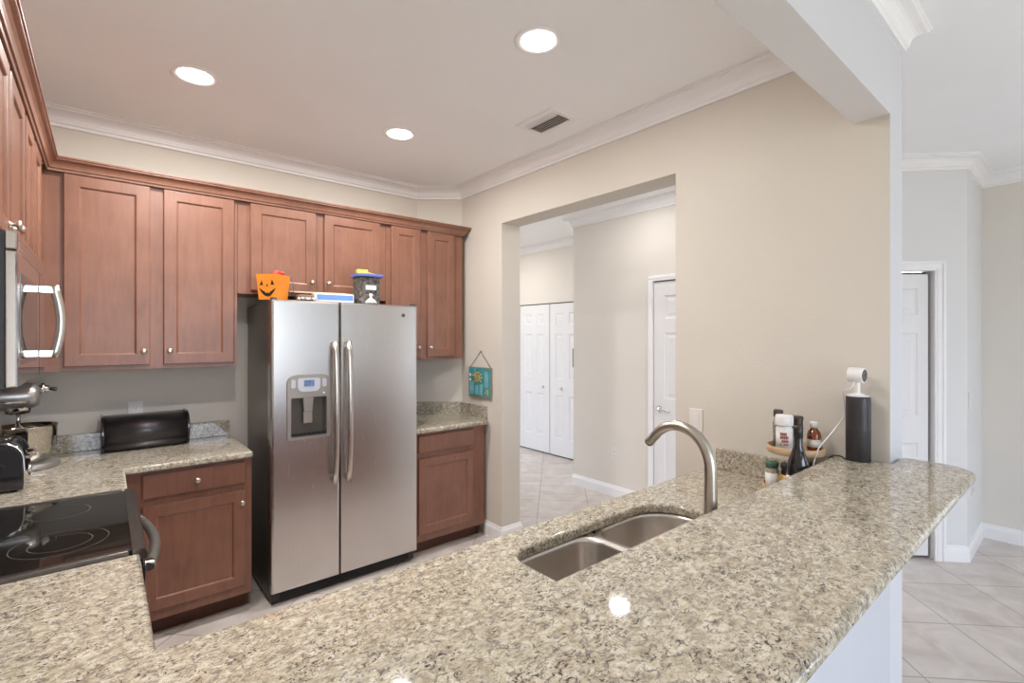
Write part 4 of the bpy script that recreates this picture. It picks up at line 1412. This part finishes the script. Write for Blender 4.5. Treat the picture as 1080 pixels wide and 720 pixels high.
# white seasoning jar
wj = bottle('seasoning_jar', 'white plastic seasoning jar with dark lettering on the upper tier', 'jar', 2.124, .812, UF,
       [(0, 0), (.027, 0), (.0305, .004), (.0305, .092), (.026, .104), (.026, .106)], M['white_plastic'],
       [(.0265, .104), (.032, .105), (.033, .112), (.033, .144), (.030, .148), (0, .148)], M['white_plastic'], [(.0308, .02), (.0310, .02), (.0310, .082), (.0308, .082)], M['label_white'])
lt = MB()
ang0 = math.atan2(-.812, -2.124)
for row, (zz, hh_) in enumerate(((.074, .012), (.060, .012), (.045, .010), (.032, .007))):
    for k in range(5):
        a = ang0 + (k - 2) * .20
        if (row * 5 + k) % 6 == 4:
            continue
        rm = Matrix.Translation((2.124 + .0312 * math.cos(a), .812 + .0312 * math.sin(a), UF + zz)) @ Matrix.Rotation(a, 4, 'Z')
        lt.box(-.0004, .0004, -.0026, .0026, -hh_ / 2, hh_ / 2, rot=rm)
lt.build('lettering', M['label_red'], wj)
bottle('vanilla_bottle', 'small bottle with brown cap at the back of the upper tier', 'bottle', 2.200, .865, UF,
       [(0, 0), (.020, 0), (.021, .003), (.021, .10), (.012, .125), (.012, .13)], M['clear'],
       [(.013, .125), (.0185, .126), (.0185, .152), (.016, .156), (0, .156)], M['brown_cap'], [(.0, .003), (.0185, .003), (.0185, .085), (0, .085)], M['spice'])
bottle('pepper_grinder', 'clear grinder with tall black cap on the upper tier', 'grinder', 2.185, .787, UF,
       [(0, 0), (.021, 0), (.022, .003), (.020, .09), (.018, .094)], M['clear'],
       [(.0185, .092), (.023, .094), (.022, .11), (.024, .13), (.024, .138), (.018, .141), (0, .141)], M['brown_cap'], [(0, .003), (.018, .003), (.017, .06), (0, .06)], M['spice'])
bottle('amber_bottle', 'amber medicine bottle with white cap on the upper tier', 'bottle', 2.240, .742, UF,
       [(0, 0), (.0235, 0), (.0255, .003), (.0255, .062), (.022, .076), (.012, .088), (.012, .096)], M['amber'],
       [(.0125, .092), (.0155, .092), (.0155, .115), (.014, .117), (0, .117)], M['white_plastic'], [(.0258, .016), (.0260, .016), (.0260, .046), (.0258, .046)], M['label_white'])
# dark vinegar bottle on the counter
bottle('vinegar_bottle', 'tall dark glass bottle with long neck standing before the tray', 'bottle', 2.018, .722, CH,
       [(0, .004), (.03, 0), (.036, .004), (.039, .02), (.039, .13), (.036, .165), (.024, .200), (.0155, .225), (.0145, .262)], M['dark_bottle'],
       [(.0145, .255), (.0165, .256), (.0165, .296), (.014, .300), (0, .300)], M['black'], [(.0393, .035), (.0395, .035), (.0395, .115), (.0393, .115)], M['label_white'])
J = [(0, 0), (.022, 0), (.024, .003), (.024, .088), (.019, .097), (.019, .10)]
JC = [(.0195, .098), (.0245, .099), (.0245, .118), (.022, .121), (0, .121)]
JL = [(.0242, .015), (.0245, .015), (.0245, .078), (.0242, .078)]
bottle('spice_jar', 'spice jar with green lid at left of the lower tier', 'jar', 2.088, .845, LF, J, M['spice'], JC, M['green_cap'], JL, M['label_white'])
bottle('spice_jar', 'spice jar with black lid and gold label on the lower tier', 'jar', 2.102, .792, LF, J, M['dark_bottle'], JC, M['black'], JL, M['label_multi'])
bottle('spice_jar', 'white-labelled spice jar behind the dark bottle on lower tier', 'jar', 2.122, .745, LF, J, M['spice'], JC, M['black'], JL, M['label_white'])
bottle('spice_jar', 'dark spice jar in the middle of the lower tier', 'jar', 2.185, .738, LF, J, M['dark_bottle'], JC, M['black'])

# ------------------------------------------------------------------ smart speaker, camera, cables
SX, SY = 2.243, .590
sk_ = thing('smart_speaker', 'black cylindrical speaker with pale top on the bar', 'speaker', (SX, SY, BZ))
MB().lathe([(0, 0), (.038, 0), (.0405, .003), (.041, .12)] , seg=48, cx=SX, cy=SY, cz=BZ).build('fabric_sleeve', M['speaker'], sk_)
MB().lathe([(.041, .12), (.041, .2), (.0405, .243), (.0385, .249), (.038, .249)], seg=48, cx=SX, cy=SY, cz=BZ).build('shell', M['speaker_smooth'], sk_)
MB().lathe([(.0385, .2485), (.037, .2515), (0, .252)], seg=48, cx=SX, cy=SY, cz=BZ).build('top_cap', M['white_plastic'], sk_)
cm = thing('security_camera', 'small round white security camera on top of the speaker', 'camera', (SX, SY, BZ + .252))
ax = Vector((-.107, -.992, -.04)).normalized()
cc = Vector((SX - .004, SY + .002, BZ + .252 + .078))
rotm = ax.to_track_quat('Z', 'Y').to_matrix().to_4x4()
MB().lathe([(0, -.030), (.027, -.028), (.029, -.024), (.029, .022), (.027, .025), (.024, .025)], seg=32, m=rotm, cx=cc.x, cy=cc.y, cz=cc.z).build('housing', M['white_plastic'], cm)
MB().lathe([(.0245, .0245), (.022, .026), (.010, .026), (.009, .024), (0, .024)], seg=32, m=rotm, cx=cc.x, cy=cc.y, cz=cc.z).build('lens', M['lens_dark'], cm)
MB().lathe([(0, 0), (.026, 0), (.026, .004), (.010, .008), (.010, .012), (.010, .05)], seg=24, cx=SX - .004, cy=SY + .002, cz=BZ + .252).build('stand', M['white_plastic'], cm)
R3 = Vector((.767, -.642, 0))
F3 = Vector((.642, .767, 0))
P0 = Vector((SX, SY, 0))
cb_pts = []
raw = [(P0 - R3 * .012 - F3 * .004, 1.378), (P0 - R3 * .035 - F3 * .010, 1.345), (P0 - R3 * .036 + F3 * .034, 1.328), (P0 - R3 * .022 + F3 * .047, 1.27), (P0 - R3 * .026 + F3 * .047, 1.225), (P0 - R3 * .070 + F3 * .024, 1.188), (P0 - R3 * .125, 1.145), (P0 - R3 * .158 - F3 * .01, 1.115), (P0 - R3 * .168 - F3 * .01, 1.085), (P0 - R3 * .170 - F3 * .0, 1.06), (Vector((2.092, .700, 0)), 1.02), (Vector((2.088, .702, 0)), .97), (Vector((2.090, .694, 0)), .9085)]
ctrl = [Vector((v.x, v.y, z)) for v, z in raw]
for i in range(len(ctrl) - 1):
    p0, p1, p2, p3 = ctrl[max(0, i - 1)], ctrl[i], ctrl[i + 1], ctrl[min(len(ctrl) - 1, i + 2)]
    for k in range(5):
        u = k / 5
        cb_pts.append(.5 * ((2 * p1) + (p2 - p0) * u + (2 * p0 - 5 * p1 + 4 * p2 - p3) * u * u + (3 * p1 - p0 - 3 * p2 + p3) * u ** 3))
tag(MB().tube(cb_pts, .0021, seg=8).build('white_cable', M['white_plastic']), 'thin white cable running from the camera behind the bar', 'cable')
dk = [(SX - .040, SY + .030, BZ + .006), (2.222, .645, BZ + .010), (2.235, .668, BZ + .006), (2.244, .690, 1.055), (2.246, .692, 1.02), (2.248, .690, .955)]
tag(MB().tube(dk, .0025, seg=8).build('black_cable', M['black']), 'short black cable behind the speaker at the bar edge', 'cable')
